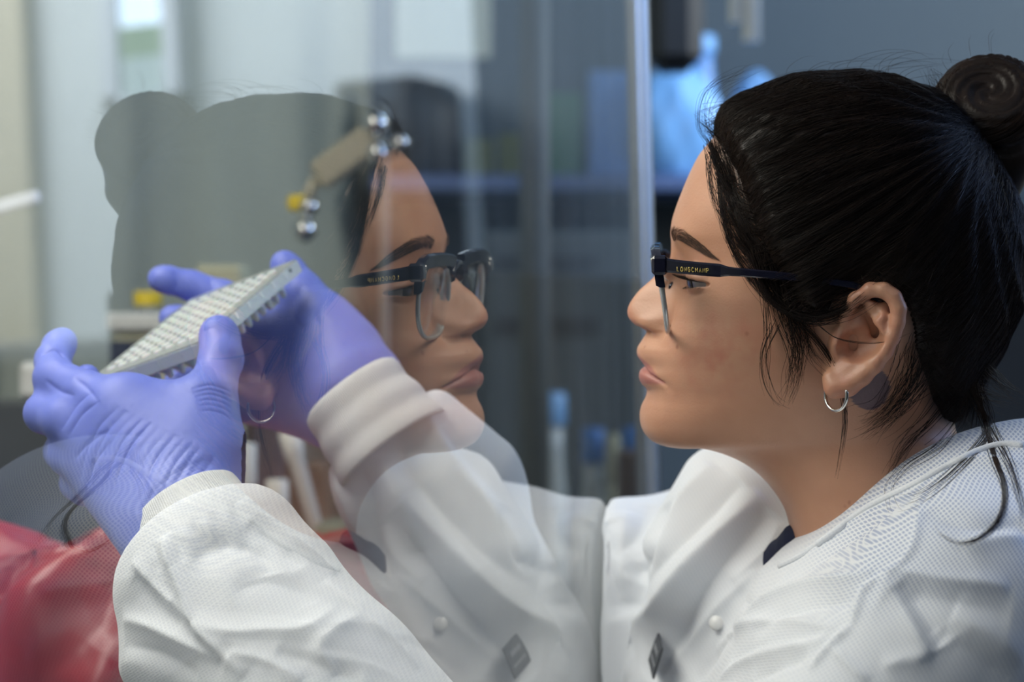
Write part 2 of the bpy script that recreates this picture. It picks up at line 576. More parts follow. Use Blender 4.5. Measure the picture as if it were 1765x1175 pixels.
def mat_pane(name, ior=1.5, dust=.03, tint=(.97, .985, .98)):
    """clear sheet: mirror share from both faces by angle, the rest passes straight through"""
    m = bpy.data.materials.new(name); m.use_nodes = True
    nt = m.node_tree; N, L = nt.nodes, nt.links
    for n in list(N): N.remove(n)
    out = N.new('ShaderNodeOutputMaterial')
    tr = N.new('ShaderNodeBsdfTransparent'); tr.inputs[0].default_value = (*tint, 1)
    gl = N.new('ShaderNodeBsdfGlossy'); gl.inputs['Roughness'].default_value = 0.0
    fr = N.new('ShaderNodeFresnel'); fr.inputs['IOR'].default_value = ior
    a = N.new('ShaderNodeMath'); a.operation = 'MULTIPLY'; L.new(fr.outputs[0], a.inputs[0]); a.inputs[1].default_value = 2
    c = N.new('ShaderNodeMath'); c.operation = 'ADD'; L.new(fr.outputs[0], c.inputs[0]); c.inputs[1].default_value = 1
    d = N.new('ShaderNodeMath'); d.operation = 'DIVIDE'; L.new(a.outputs[0], d.inputs[0]); L.new(c.outputs[0], d.inputs[1])
    ge = N.new('ShaderNodeNewGeometry')
    inv = N.new('ShaderNodeMath'); inv.operation = 'SUBTRACT'; inv.inputs[0].default_value = 1; L.new(ge.outputs['Backfacing'], inv.inputs[1])
    f = N.new('ShaderNodeMath'); f.operation = 'MULTIPLY'; L.new(d.outputs[0], f.inputs[0]); L.new(inv.outputs[0], f.inputs[1])
    m1 = N.new('ShaderNodeMixShader'); L.new(f.outputs[0], m1.inputs[0]); L.new(tr.outputs[0], m1.inputs[1]); L.new(gl.outputs[0], m1.inputs[2])
    if dust:
        tc = N.new('ShaderNodeTexCoord'); mp = N.new('ShaderNodeMapping'); mp.inputs['Scale'].default_value = (1, 9, 1.2)
        L.new(tc.outputs['Object'], mp.inputs[0])
        n = N.new('ShaderNodeTexNoise'); n.inputs['Scale'].default_value = 2.2; n.inputs['Detail'].default_value = 5; L.new(mp.outputs[0], n.inputs['Vector'])
        r = N.new('ShaderNodeMapRange'); r.inputs['From Min'].default_value = .35; r.inputs['From Max'].default_value = .8
        r.inputs['To Min'].default_value = dust * .4; r.inputs['To Max'].default_value = dust * 1.8; L.new(n.outputs['Fac'], r.inputs['Value'])
        g = N.new('ShaderNodeMath'); g.operation = 'MULTIPLY'; L.new(r.outputs[0], g.inputs[0]); L.new(inv.outputs[0], g.inputs[1])
        df = N.new('ShaderNodeBsdfDiffuse'); df.inputs[0].default_value = (.8, .85, .85, 1)
        m2 = N.new('ShaderNodeMixShader'); L.new(g.outputs[0], m2.inputs[0]); L.new(m1.outputs[0], m2.inputs[1]); L.new(df.outputs[0], m2.inputs[2])
        L.new(m2.outputs[0], out.inputs[0])
    else: L.new(m1.outputs[0], out.inputs[0])
    return m


def mat_emit(name, color, s):
    m, nt, b = new_mat(name)
    setp(b, color=(0, 0, 0), em=color, es=s, rough=1)
    return m


SKIN = mat_skin(); HAIR = mat_hair(); COAT = mat_coat(); KNIT = mat_knit(); GLOVE = mat_glove()
HAIRB = mat_hair('dark_brown_hair', (.012, .007, .005), (.038, .020, .012), .5)
BROWH = mat_hair('brow_hair', (.075, .046, .034), (.13, .08, .058), .85)

# ------------------------------------------------------------------ glass sash of the cabinet
AL = R(10.0); GC = 0.206
GN = np.array([math.cos(AL), -math.sin(AL), 0.0])          # towards the person and the camera
GT = np.array([math.sin(AL), math.cos(AL), 0.0])           # along the pane, away from the camera
TILT = R(1.4)
NPIV = P(1085, 540, 1.32)
g0 = NPIV - GN * (GN @ NPIV + GC)                           # foot of the nose on the untilted pane
N3 = unit(GN * math.cos(TILT) + np.array([0, 0, 1.]) * math.sin(TILT))   # leans back at the top
UP3 = unit(np.cross(GT, N3)); UP3 = UP3 if UP3[2] > 0 else -UP3
SASH = mat_pane('sash_glass', 1.42, .03)
METAL = plain('brushed_metal', (.42, .44, .45), .35, metal=.85)
sash = empty('sash_window', tuple(g0), 'large tilted clear glass sash of the biosafety cabinet reflecting the face', 'glass sash')
t_edge = 1.755 - g0[1]                                      # far edge along GT
def gp(t, u, d=0.0): return g0 + GT * t + UP3 * u + N3 * d
LO = (1.088 - g0[2]); HI = .75
mb = MB()
c8 = [gp(t, u, d) for d in (-.005, 0) for t, u in ((-1.25, LO), (t_edge, LO), (t_edge, HI), (-1.25, HI))]
mb.add(c8, [(0, 1, 2, 3)[::-1], (4, 5, 6, 7), (0, 1, 5, 4)[::-1], (1, 2, 6, 5)[::-1], (2, 3, 7, 6)[::-1], (3, 0, 4, 7)[::-1]])
pane = mb.build('glass_pane', SASH, sash)
import bmesh
bm_ = bmesh.new(); bm_.from_mesh(pane.data); bmesh.ops.recalc_face_normals(bm_, faces=bm_.faces); bm_.to_mesh(pane.data); bm_.free()
Mg = np.stack([GT, N3, UP3], 1)
MB().box(gp(t_edge + .009, (LO + HI) / 2, -.004), (.019, .016, HI - LO), Mg, .003).build('edge_frame', METAL, sash)
MB().box(gp((t_edge - 1.25) / 2, HI + .015, -.004), (t_edge + 1.25, .02, .03), Mg, .003).build('top_rail', METAL, sash)

# ------------------------------------------------------------------ head frame
PSI = R(4.0); ROLL = R(3.5)
Fw = unit([-math.cos(PSI), math.sin(PSI), 0])
Lt = unit([-math.sin(PSI), -math.cos(PSI), -math.tan(ROLL)])      # her left, towards the camera
Lt = unit(Lt - Fw * (Lt @ Fw))
Uh = np.cross(Fw, Lt); Uh = Uh if Uh[2] > 0 else -Uh
O = NPIV.copy()                                                    # nose tip
CAMP = np.array([0, 0, CAMZ])


def RL(px, py, w=0.0):
    """(u forward, v up) of the point seen at a pixel, at lateral offset w of the head"""
    d = np.array([(px - 882.5) / FPX, 1, -(py - 587.5) / FPX])
    o = O + Lt * w
    t = ((o - CAMP) @ Lt) / (d @ Lt)
    q = CAMP + d * t - O
    return np.array([q @ Fw, q @ Uh])


def HW(u, v, w): return O + Fw * np.asarray(u)[..., None] + Uh * np.asarray(v)[..., None] + Lt * np.asarray(w)[..., None]
def HP(px, py, w):
    u, v = RL(px, py, w); return O + Fw * u + Uh * v + Lt * w


# front profile (with nose, lips, chin) and the same without them; back profile; half widths
FR = [(1440, 150), (1330, 170), (1262, 205), (1213, 256), (1191, 293), (1172, 338), (1159.5, 374), (1156, 399), (1157, 420), (1154, 447),
      (1140, 462), (1122, 482), (1102, 500), (1087, 520), (1081.6, 535), (1084, 547.5), (1094, 558.7), (1105, 564), (1113.7, 572), (1106.5, 586),
      (1098.8, 599), (1099.5, 612), (1110, 628.5), (1103.5, 640), (1102.5, 650), (1106, 660), (1114.5, 670), (1113, 683), (1105, 700), (1102.7, 719),
      (1108, 741), (1124, 759), (1152, 768.5), (1186, 768), (1220, 772.5), (1258, 784), (1296, 804), (1323, 831), (1346, 863), (1359, 899), (1365, 950), (1345, 1010), (1300, 1080)]
FB = [(1440, 150), (1330, 170), (1262, 205), (1213, 256), (1191, 293), (1172, 338), (1160, 374), (1157, 399), (1160, 420), (1162, 447),
      (1161, 462), (1159, 482), (1156, 500), (1153, 520), (1150, 535), (1147, 548), (1142, 559), (1138, 566), (1134, 573), (1129, 587),
      (1126, 599), (1125, 612), (1126, 628), (1126, 640), (1126, 650), (1126, 660), (1125, 670), (1122, 684), (1114, 700), (1108, 719),
      (1110, 741), (1124, 759), (1152, 768.5), (1186, 768), (1220, 772.5), (1258, 784), (1296, 804), (1323, 831), (1346, 863), (1359, 899), (1365, 950), (1345, 1010), (1300, 1080)]
# key rings: (front index, back px, half width mm, q0, p exponent)
KEY = [(0, (1440, 150), 0.5, .50, 2.0), (1, (1540, 165), 34, .50, 2.0), (2, (1602, 196), 51, .50, 2.0), (3, (1648, 235), 61, .50, 2.05), (5, (1712, 320), 70, .52, 2.15), (7, (1733, 390), 72, .54, 2.25),
       (9, (1738, 450), 71, .54, 2.3), (11, (1734, 490), 70.5, .54, 2.3), (14, (1726, 535), 69, .54, 2.25), (18, (1706, 580), 66, .53, 2.2), (22, (1682, 625), 61.5, .53, 2.15), (26, (1662, 660), 57.5, .54, 2.1),
       (29, (1648, 690), 53, .55, 2.0), (31, (1644, 712), 50, .57, 1.95), (33, (1645, 730), 47, .57, 1.95), (35, (1650, 750), 47, .53, 2.0), (37, (1664, 785), 49, .5, 2.0),
       (39, (1690, 830), 52, .5, 2.0), (40, (1712, 870), 57, .5, 2.0), (41, (1725, 930), 60, .5, 2.0), (42, (1720, 990), 60, .5, 2.0)]


def build_head():
    NS, NT = 470, 360
    fi = np.arange(len(FR))
    FRm = np.array([RL(*p) for p in FR]); FBm = np.array([RL(*p) for p in FB])
    seg = np.linalg.norm(np.diff(FRm, axis=0), axis=1); cum = np.concatenate([[0], np.cumsum(seg)])
    s = np.linspace(0, cum[-1], NS)
    fidx = np.interp(s, cum, fi)
    fr = catmull_at(FRm, fidx); fb = catmull_at(FBm, fidx)
    ki = np.array([k[0] for k in KEY], float)
    bk = catmull_at(np.array([RL(*k[1]) for k in KEY]), np.interp(fidx, ki, np.arange(len(KEY))))
    sm = lambda col: catmull_at(np.array([[k[col]] for k in KEY], float), np.interp(fidx, ki, np.arange(len(KEY))))[:, 0]
    Wr = sm(2); q0 = sm(3); pe = sm(4)
    def gs(a, w_=13):
        kx = np.arange(-w_, w_ + 1); kw = np.exp(-(kx / (w_ / 2)) ** 2); kw /= kw.sum()
        ap = np.concatenate([a[:1].repeat(w_), a, a[-1:].repeat(w_)])
        return np.convolve(ap, kw, 'valid')
    ramp_ = np.clip((fidx - .4) / 1.2, 0, 1)
    Wr = Wr * (1 - ramp_) + gs(Wr) * ramp_; q0 = gs(q0); pe = gs(pe)
    bs_ = np.stack([gs(bk[:, 0]), gs(bk[:, 1])], 1); bk = bk * (1 - ramp_[:, None]) + bs_ * ramp_[:, None]
    W = np.maximum(Wr, .3) / 1000
    t = np.linspace(0, 1, NT // 2 + 1)
    t = (t + .28 * np.sin(np.pi * t) * -t * .0)            # 0 front .. 1 back
    th = np.pi * (t ** 1.35)
    th = np.concatenate([-th[::-1][:-1], th[:-1]])         # around, front in the middle
    c, sn = np.cos(th), np.sin(th)
    Wn = W[:, None]; Q = q0[:, None]; E = 2 / pe[:, None]
    front = c >= 0
    cc = np.abs(c)[None, :]
    q = np.where(front[None, :], Q * (1 - cc ** E), Q + (1 - Q) * cc ** .97)
    wl = Wn * np.sign(sn)[None, :] * np.abs(sn)[None, :] ** .98
    base = fb[:, None, :] * (1 - q)[..., None] + bk[:, None, :] * q[..., None]
    U, V, L_ = base[..., 0], base[..., 1], wl
    aw = np.abs(L_) * 1000
    # features of the mid line (nose, lips, chin) fade sideways
    f_i = fidx[:, None]
    dlt = fr - fb
    sig = np.interp(fidx, [7, 9, 11, 13, 15, 17, 18.5, 20, 22, 26, 28, 30, 33], [8, 7.0, 8.0, 10.5, 13.5, 14, 11, 19, 21, 19, 17, 20, 24])[:, None]
    pw = np.interp(fidx, [9, 13, 16, 19], [1.9, 2.1, 3.2, 2.6])[:, None]
    fall = np.exp(-(aw / sig) ** pw) * (c > 0)[None, :]
    U = U + dlt[:, 0:1] * fall; V = V + dlt[:, 1:2] * fall
    # metric helpers in the front view
    vv = lambda py, px=1120: RL(px, py)[1]
    def G(a, b, sa, sb): return np.exp(-((a / sa) ** 2) - ((b / sb) ** 2))
    frontm = (c > .05)[None, :]
    dv = (V) * 1000; mm = .001
    lv = lambda py: vv(py) * 1000
    # alar wings and the crease behind them
    U = U + frontm * mm * (3.4 * G(aw - 13.0, dv - lv(555), 4.0, 5.2) - 2.6 * G(aw - 19.0, dv - lv(556), 2.8, 6.5))
    # nostrils from below
    U = U - frontm * mm * 3.5 * G(aw - 6.5, dv - lv(567), 3.0, 1.8)
    # eye sockets, brow ridge, cheek bone, temple
    U = U - frontm * mm * 4.2 * G(aw - 26, dv - lv(470), 12, 12)
    U = U - frontm * mm * 3.2 * G(aw - 14, dv - lv(462), 6, 10)
    U = U + frontm * mm * 1.6 * G(aw - 26, dv - lv(408), 16, 6)
    U = U + frontm * mm * 3.0 * G(aw - 42, dv - lv(545), 16, 15)
    U = U + frontm * mm * 2.0 * G(aw - 33, dv - lv(640), 16, 18)
    U = U - frontm * mm * .7 * G(aw - 27 - (lv(575) - dv) * .35, dv - lv(610), 4.5, 16)       # fold beside the mouth
    # mouth line droops toward the corner; lips
    par = lv(628.5) - 7.6 * (np.minimum(aw, 30) / 24) ** 1.6
    inm = np.clip((26 - aw) / 5, 0, 1)
    U = U - frontm * mm * 2.2 * np.exp(-((dv - par) / 1.0) ** 2) * np.clip((27 - aw) / 4, 0, 1) * np.clip((aw + 3) / 6, 0, 1)
    up_h = 8.0 * (1 - (aw / 27) ** 2).clip(0, 1) + 0.4; lo_h = 9.5 * (1 - (aw / 26) ** 2).clip(0, 1) + .4
    U = U + frontm * mm * .9 * np.exp(-((dv - par - .5 * up_h) / (.5 * up_h + .6)) ** 2) * np.clip((24 - aw) / 10, 0, 1) * np.clip(aw / 10, 0, 1)
    U = U + frontm * mm * 1.2 * np.exp(-((dv - par + .5 * lo_h) / (.5 * lo_h + .6)) ** 2) * np.clip((24 - aw) / 10, 0, 1) * np.clip(aw / 10, 0, 1)
    U = U - frontm * mm * .9 * G(aw - 27, dv - par, 3, 3)
    lips = frontm * np.clip((dv - (par - lo_h)) / 1.6, 0, 1) * np.clip(((par + up_h) - dv) / 1.6, 0, 1) * np.clip((27.5 - aw) / 2, 0, 1)
    # eyeballs and lids
    ec = EYE_C; er = 12.0
    for sg in (1,):
        dx = aw - ec[2] * 1000; dz = dv - ec[1] * 1000
    rr2 = dx ** 2 + dz ** 2
    lid = ec[0] * 1000 + np.sqrt(np.maximum(13.1 ** 2 - rr2, 0)) - .0
    xl = dx / 14.5
    upl = 2.5 * np.sqrt(np.maximum(1 - xl ** 2, 0)) * (1 + .15 * xl) - .8; lol = -2.2 * np.sqrt(np.maximum(1 - xl ** 2, 0)) - 1.0 - .0 * xl
    slope = -.06 * dx
    zz = dz - slope
    opn = (np.abs(xl) < 1) * np.clip((upl - zz) / .35, 0, 1) * np.clip((zz - lol) / .35, 0, 1)
    Um = U * 1000
    near = frontm & (rr2 < 13.1 ** 2)
    k = 2.5
    hh = np.clip(.5 + .5 * (lid - Um) / k, 0, 1)
    lidU = Um * (1 - hh) + lid * hh + k * hh * (1 - hh) * .6
    crease = np.exp(-((zz - upl - 3.2) / .9) ** 2) * np.exp(-(xl / 1.0) ** 4)
    Um = np.where(near, lidU - 1.0 * crease, Um)
    lcre = np.exp(-((zz - lol + 3.6) / 1.0) ** 2) * np.exp(-(xl / 1.0) ** 4)
    Um = np.where(frontm, Um - .5 * lcre, Um)
    Um = np.where(frontm, Um - 3.4 * opn, Um)
    U = Um / 1000
    Pw = HW(U, V, L_)
    V3 = Pw.reshape(-1, 3)
    n = len(th)
    ii, jj = np.meshgrid(np.arange(NS - 1), np.arange(n), indexing='ij')
    j2 = (jj + 1) % n
    Fq = np.stack([ii * n + jj, (ii + 1) * n + jj, (ii + 1) * n + j2, ii * n + j2], -1).reshape(-1, 4)
    return V3, Fq, lips.ravel() * 1.0, L_.ravel(), dict(U=U.ravel(), V=V.ravel())


def catmull_at(pts, idx):
    pts = np.asarray(pts, float); m = len(pts) - 1
    p = np.vstack([2 * pts[0] - pts[1], pts, 2 * pts[-1] - pts[-2]])
    i = np.clip(np.floor(idx).astype(int), 0, m - 1); t = (idx - i)[:, None]
    p0, p1, p2, p3 = p[i], p[i + 1], p[i + 2], p[i + 3]
    return .5 * ((2 * p1) + (p2 - p0) * t + (2 * p0 - 5 * p1 + 4 * p2 - p3) * t ** 2 + (3 * p1 - p0 - 3 * p2 + p3) * t ** 3)


_e = RL(1184, 484, .031)
EYE_C = np.array([_e[0] - .0123, _e[1], .031])       # centre of her left eyeball (u, v, w)


def build_ear(side=1):
    """ear grown from rounded strands; w is the distance from the middle of the head"""
    def E(px, py, w, r): return (*HP(px, py, w), r)
    rim = [E(1456, 575, .0665, .0026), E(1458, 545, .070, .0028), E(1474, 515, .0735, .003), E(1500, 499, .0765, .0032), E(1524, 500, .0785, .0034), E(1541, 512, .0795, .0034),
           E(1549, 532, .080, .0034), E(1547, 556, .080, .0032), E(1539, 580, .0795, .0032), E(1526, 605, .0785, .0034), E(1508, 628, .0765, .0038), E(1486, 648, .074, .0044), E(1462, 664, .0715, .0050), E(1440, 667, .0695, .0052), E(1433, 652, .068, .0048)]
    anti = [E(1500, 528, .0745, .003), E(1518, 548, .0765, .0032), E(1519, 572, .077, .0032), E(1510, 594, .076, .0034), E(1492, 608, .0745, .0034), E(1470, 613, .073, .0034)]
    ctr = HP(1485, 585, .072)
    f = Field(ctr - .05, ctr + .05, .0008)
    n = unit(Lt * .93 - Fw * -.0 + Fw * .35)
    plate = [(E(1475, 540, .0665, .0042), E(1500, 620, .0665, .0042)), (E(1500, 525, .069, .0040), E(1530, 560, .0715, .004)), (E(1500, 600, .069, .0042), E(1455, 650, .067, .0055)),
             (E(1520, 590, .0715, .004), E(1480, 640, .0695, .0045)), (E(1450, 610, .064, .005), E(1440, 655, .065, .0052)), (E(1460, 645, .068, .006), E(1490, 615, .0705, .0055)), (E(1525, 530, .073, .003), E(1530, 590, .073, .003))]
    for a, b in plate: f.union(f.cap(a[:3], b[:3], a[3], b[3]), .004)
    f.chain(anti, .003)
    f.chain(rim, .0022)
    f.chain([E(1458, 566, .0665, .003), E(1478, 562, .069, .0026), E(1496, 572, .0705, .002)], .003)       # crus
    f.chain([E(1446, 572, .0655, .004), E(1449, 590, .0685, .0042), E(1445, 603, .067, .0038)], .004)      # tragus
    f.chain([E(1430, 560, .056, .010), E(1440, 640, .056, .009)], .004)
    a = E(1474, 596, .0745, .0085); b = E(1496, 586, .0765, .008)
    f.cut(f.cap(a[:3], b[:3], a[3], b[3]), .0025)
    a = E(1452, 606, .072, .003)
    f.cut(f.cap(a[:3], E(1470, 600, .074, 0)[:3], .003, .004), .0025)
    f.cut(f.cap(E(1488, 535, .0775, 0)[:3], E(1506, 538, .079, 0)[:3], .003, .003), .003)
    V, F = f.nets(2)
    if side < 0:
        q = V - O
        V = V - 2 * (q @ Lt)[:, None] * Lt
        F = F[:, ::-1]
    return V, F


hV, hF, lips, hL, hm = build_head()
_q = proj(hV)
_m = np.clip((_q[:, 0] - 1190) / 60, 0, 1) * np.clip((_q[:, 1] - 700) / 45, 0, 1) * np.clip((880 - _q[:, 1]) / 60, 0, 1)
_m *= (_q[:, 0] < 1640)
for _ in range(240): hV = hV + (smooth_once(hV, hF, .8) - hV) * _m[:, None]
eV, eF = build_ear(1); eV2, eF2 = build_ear(-1)
allV = np.vstack([hV, eV, eV2])
allF = np.concatenate([hF, eF + len(hV), eF2 + len(hV) + len(eV)])
lat = (allV - O) @ Lt
near = allV - 2 * np.minimum(lat, 0)[:, None] * Lt          # far side folded onto the near side
pp = proj(near)
z0 = np.zeros(len(eV) + len(eV2))
lips = np.concatenate([lips, z0])
nh = len(hV)
ishead = np.arange(len(allV)) < nh
blush = np.exp(-((pp[:, 0] - 1245) / 75) ** 2 - ((pp[:, 1] - 605) / 65) ** 2) * .85 + .7 * np.exp(-((pp[:, 0] - 1090) / 25) ** 2 - ((pp[:, 1] - 540) / 22) ** 2) * ishead + (~ishead) * .45
ink = (((pp[:, 0] - 1498) / 36) ** 2 + ((pp[:, 1] - 668) / 38) ** 2 < 1) & ishead & (lat > 0)
# hair line on the side of the head
HL_Y = np.array([100, 225, 247, 306, 370, 438, 472, 520, 545, 560, 600, 640, 690, 720, 745, 900.])
HL_X = np.array([1190, 1205, 1218, 1252, 1272, 1298, 1320, 1345, 1395, 1450, 1555, 1568, 1585, 1605, 1655, 1900.])
def hair_dist(p): return p[:, 0] - np.interp(p[:, 1], HL_Y, HL_X)      # > 0 inside the hair
hd = hair_dist(pp)
ear_q = np.hypot((pp[:, 0] - 1498) / 57, (pp[:, 1] - 596) / 90)
hd = np.minimum(hd, (ear_q - 1) * 60)
scalp = np.clip((hd + 8) / 34, 0, 1) * .93 * ishead
person = np_mesh('person', allV, allF, SKIN, None, True, dict(lips=lips, blush=blush, ink=ink * .75, scalp=scalp))
tag(person, 'woman with dark bun, white lab coat and purple gloves, facing the glass sash', 'person')
head_bvh = bvh_of(hV, hF)

# eyes
EYEW = plain('eye_white', (.27, .24, .23), .15, noise=.05, coat=1.0)
IRIS = plain('dark_iris', (.018, .010, .007), .12, coat=1.0)
for sg in (1, -1):
    c = HW(EYE_C[0], EYE_C[1], EYE_C[2] * sg)
    e = MB()
    gaze = unit(Fw * 1.0 - Uh * .16 + Lt * .14)
    prof = [(max(12.0 * math.sin(a), .01) / 1000, -12.0 * math.cos(a) / 1000) for a in np.linspace(0, math.pi, 28)]
    e.lathe(c, prof, 40, gaze)
    eye = e.build('eye', EYEW, person)
    MB().lathe(c, [(.0062, .0103), (.0058, .0111), (.0045, .0119), (.0025, .01245), (.0001, .0126)], 32, gaze).build('iris', IRIS, eye)


# ------------------------------------------------------------------ hair
def strands(name, paths, rad, mat, parent, tip=.25):
    """paths: list of (n,3) arrays -> one mesh of thin three-sided hairs"""
    Vs = []; Fs = []; b = 0
    for p in paths:
        n = len(p)
        d = np.gradient(p, axis=0); d /= np.maximum(np.linalg.norm(d, axis=1), 1e-9)[:, None]
        ref = np.array([.31, .2, .93]); e1 = np.cross(d, ref); e1 /= np.maximum(np.linalg.norm(e1, axis=1), 1e-9)[:, None]
        e2 = np.cross(d, e1)
        r = rad * (1 - (1 - tip) * np.linspace(0, 1, n) ** 2)
        ring = [p + (e1 * math.cos(a) + e2 * math.sin(a)) * r[:, None] for a in (0, 2.094, 4.189)]
        Vs.append(np.stack(ring, 1).reshape(-1, 3))
        i = np.arange(n - 1)[:, None] * 3 + b
        k = np.array([0, 1, 2]); k2 = np.array([1, 2, 0])
        Fs.append(np.stack([i + k, i + k2, i + 3 + k2, i + 3 + k], -1).reshape(-1, 4))
        b += 3 * n
    return np_mesh(name, np.vstack(Vs), np.concatenate(Fs), mat, parent)


hN = vnormals(hV, hF)
if ((hN * (hV - hV.mean(0))).sum(1)).mean() < 0: hN = -hN
pph = pp[:nh]; hdh = hd[:nh]
# the mass of the hair: the hairy part of the scalp raised, thick away from the hair line
FSEL = hF[(hdh[hF] > 20).all(1)]
FSEL = FSEL[(pph[FSEL[:, 0], 1] < 760)]
used = np.unique(FSEL); remap = np.full(nh, -1); remap[used] = np.arange(len(used))
th_ = np.clip((hdh[used] - 19) / 45, 0, 1) ** .8 * .0093 - .0014
th_ += .004 * np.exp(-((pph[used, 0] - 1600) / 90) ** 2 - ((pph[used, 1] - 260) / 90) ** 2)
ang = np.arctan2(pph[used, 1] - 250, pph[used, 0] - 1660)
th_ += .0011 * np.sin(ang * 34 + 3 * np.sin(ang * 5)) * np.clip(hdh[used] / 120, 0, 1) + .0005 * np.sin(ang * 90 + 2 * np.sin(ang * 11)) * np.clip(hdh[used] / 120, 0, 1)
capV = hV[used] + hN[used] * th_[:, None]
capF = remap[FSEL]
hair = np_mesh('hair', capV, capF, HAIR, person)
sm_ = hair.modifiers.new('thickness', 'SOLIDIFY'); sm_.thickness = .002; sm_.offset = -1
cap_bvh = bvh_of(capV, capF)
HC = HP(1470, 420, 0)


def on_cap(p, lift):
    """push a point out to the hair surface as seen from the middle of the head"""
    d = Vector(p - HC).normalized()
    h = cap_bvh.ray_cast(Vector(HC + np.array(d) * .25), -d)
    if h[0] is None: h = head_bvh.ray_cast(Vector(HC + np.array(d) * .25), -d)
    if h[0] is None: return p
    return np.array(h[0]) + np.array(d) * lift


BUN = HP(1655, 262, 0.0)
paths = []
cand = np.nonzero((hdh > 2) & (pph[:, 1] < 750) & (hL > -.055))[0]
wgt = 1.0 + 9.0 * np.exp(-(hdh[cand] / 30) ** 2)
wgt *= np.linalg.norm(np.diff(hV.reshape(470, -1, 3), axis=1, append=hV.reshape(470, -1, 3)[:, :1]), axis=2).ravel()[cand]
pick = RNG.choice(cand, 6500, p=wgt / wgt.sum())
for i in pick:
    a = hV[i]; la = hL[i]
    tgt = BUN + Lt * (np.clip(la, -.04, .04) * .35) + RNG.normal(0, .004, 3)
    dirv = tgt - a
    L_ = np.linalg.norm(dirv)
    frac = RNG.uniform(.35, 1.0)
    # sag: side hair first runs back, then up
    sag = -Uh * L_ * (.10 if pph[i, 1] < 560 and pph[i, 0] < 1500 else -.02) + Fw * (-.0)
    if pph[i, 0] > 1560 and pph[i, 1] > 480: sag = -Fw * L_ * .16
    n = 14
    t = np.linspace(0, frac, n)[:, None]
    pth = a + dirv * t + sag * 4 * t * (1 - t) * .5
    lift = RNG.uniform(.0002, .0022)
    wob = RNG.normal(0, .0012, 3)
    out = np.array([on_cap(q + wob * math.sin(5 * tt), lift * min(1, 4 * tt + .15)) for q, tt in zip(pth, np.linspace(0, 1, n))])
    paths.append(catmull(out, 20))
k = len(paths) * 3 // 4
strands('hair_strands', paths[:k], .00016, HAIR, hair)
strands('hair_strands', paths[k:], .00014, HAIRB, hair)

# the bun: a coil of hair with strands wound round it
bc = HP(1706, 178, 0.0)
f = Field(bc - .062, bc + .062, .0016)
axb = unit(Lt * .75 + Uh * .35 + Fw * .1)
t1 = unit(np.cross(axb, Uh)); t2 = np.cross(axb, t1)
def bunp(a, rr, off=0.0): return bc + (t1 * math.cos(a) + t2 * math.sin(a)) * rr + axb * off
ring = [(*bunp(a, .0165, .004 * math.sin(a)), .0125) for a in np.linspace(0, 2 * math.pi, 17)]
f.chain(ring, .004)
f.union(f.cap(bc - axb * .014, bc - axb * .010, .012, .010), .004)
f.chain([(*HP(1735, 215, .004), .014), (*HP(1745, 270, .006), .013), (*HP(1725, 320, .006), .010), (*HP(1690, 350, .004), .006)], .006)
f.chain([(*HP(1630, 300, 0), .018), (*HP(1660, 255, 0), .016), (*bc, .010)], .008)
f.chain([(*HP(1700, 290, 0), .016), (*HP(1670, 330, 0), .015)], .01)
bV, bF = f.nets(2)
bb = bvh_of(bV, bF)
q = bV - bc
ra = np.linalg.norm(q, axis=1)
aa = np.arctan2(q @ t2, q @ t1)
tw = np.arctan2(q @ axb, np.hypot(q @ t1, q @ t2) - .0165)
bV = bV + vnormals(bV, bF) * (.0006 * np.sin(tw * 14 + aa * 3) + .0005 * np.sin(tw * 31 + aa * 5))[:, None] * (ra < .036)[:, None]
bun = np_mesh('hair_bun', bV, bF, HAIR, hair)
paths = []
for i in range(900):
    a0 = RNG.uniform(0, 2 * math.pi); tw0 = RNG.uniform(-1.5, .7); ln = RNG.uniform(.8, 2.4)
    pts = []
    for s in np.linspace(0, 1, 14):
        a = a0 + ln * s; tq = tw0 + .5 * ln * s
        r_ = .0128 + RNG.normal(0, .00008) + .0004
        c = bunp(a, .0165, .004 * math.sin(a))
        rad_ = unit(c - bc)
        pts.append(c + (rad_ * math.cos(tq) + axb * math.sin(tq)) * (r_ + .0006 * (i % 3)))
    paths.append(np.array(pts))
strands('bun_strands', paths, .00020, HAIRB, hair)


def loose(specs, rad, mat, name):
    """loose hairs: (pixel polyline, lateral w start, w end, count, spread px)"""
    out = []
    for poly, w0, w1, cnt, spr in specs:
        poly = np.array(poly, float)
        m = len(poly)
        for _ in range(cnt):
            j = RNG.normal(0, spr, 2); j2 = RNG.normal(0, spr, 2); j3 = RNG.normal(0, spr * .5, (m, 2))
            tt = np.linspace(0, 1, m)[:, None]
            q = poly + j * (.35 + .65 * (1 - tt)) + j2 * tt + j3 * .6
            cut = RNG.uniform(.7, 1.0)
            q = catmull(q, 26)[:max(6, int(26 * cut))]
            ws = np.linspace(w0, w1, 26)[:len(q)] + RNG.normal(0, .0015)
            P3 = np.array([HP(x, y, w_) for (x, y), w_ in zip(q, ws)])
            # keep them outside the skin
            for a in range(len(P3)):
                c3 = Vector(P3[a])
                h = head_bvh.find_nearest(c3)
                nn = np.array(h[1]); nn = nn if nn @ (P3[a] - HC) > 0 else -nn
                dd = (P3[a] - np.array(h[0])) @ nn
                if dd < .0006: P3[a] += nn * (.0006 + RNG.uniform(0, .0015) - dd)
            out.append(P3)
    return strands(name, out, rad, mat, hair)


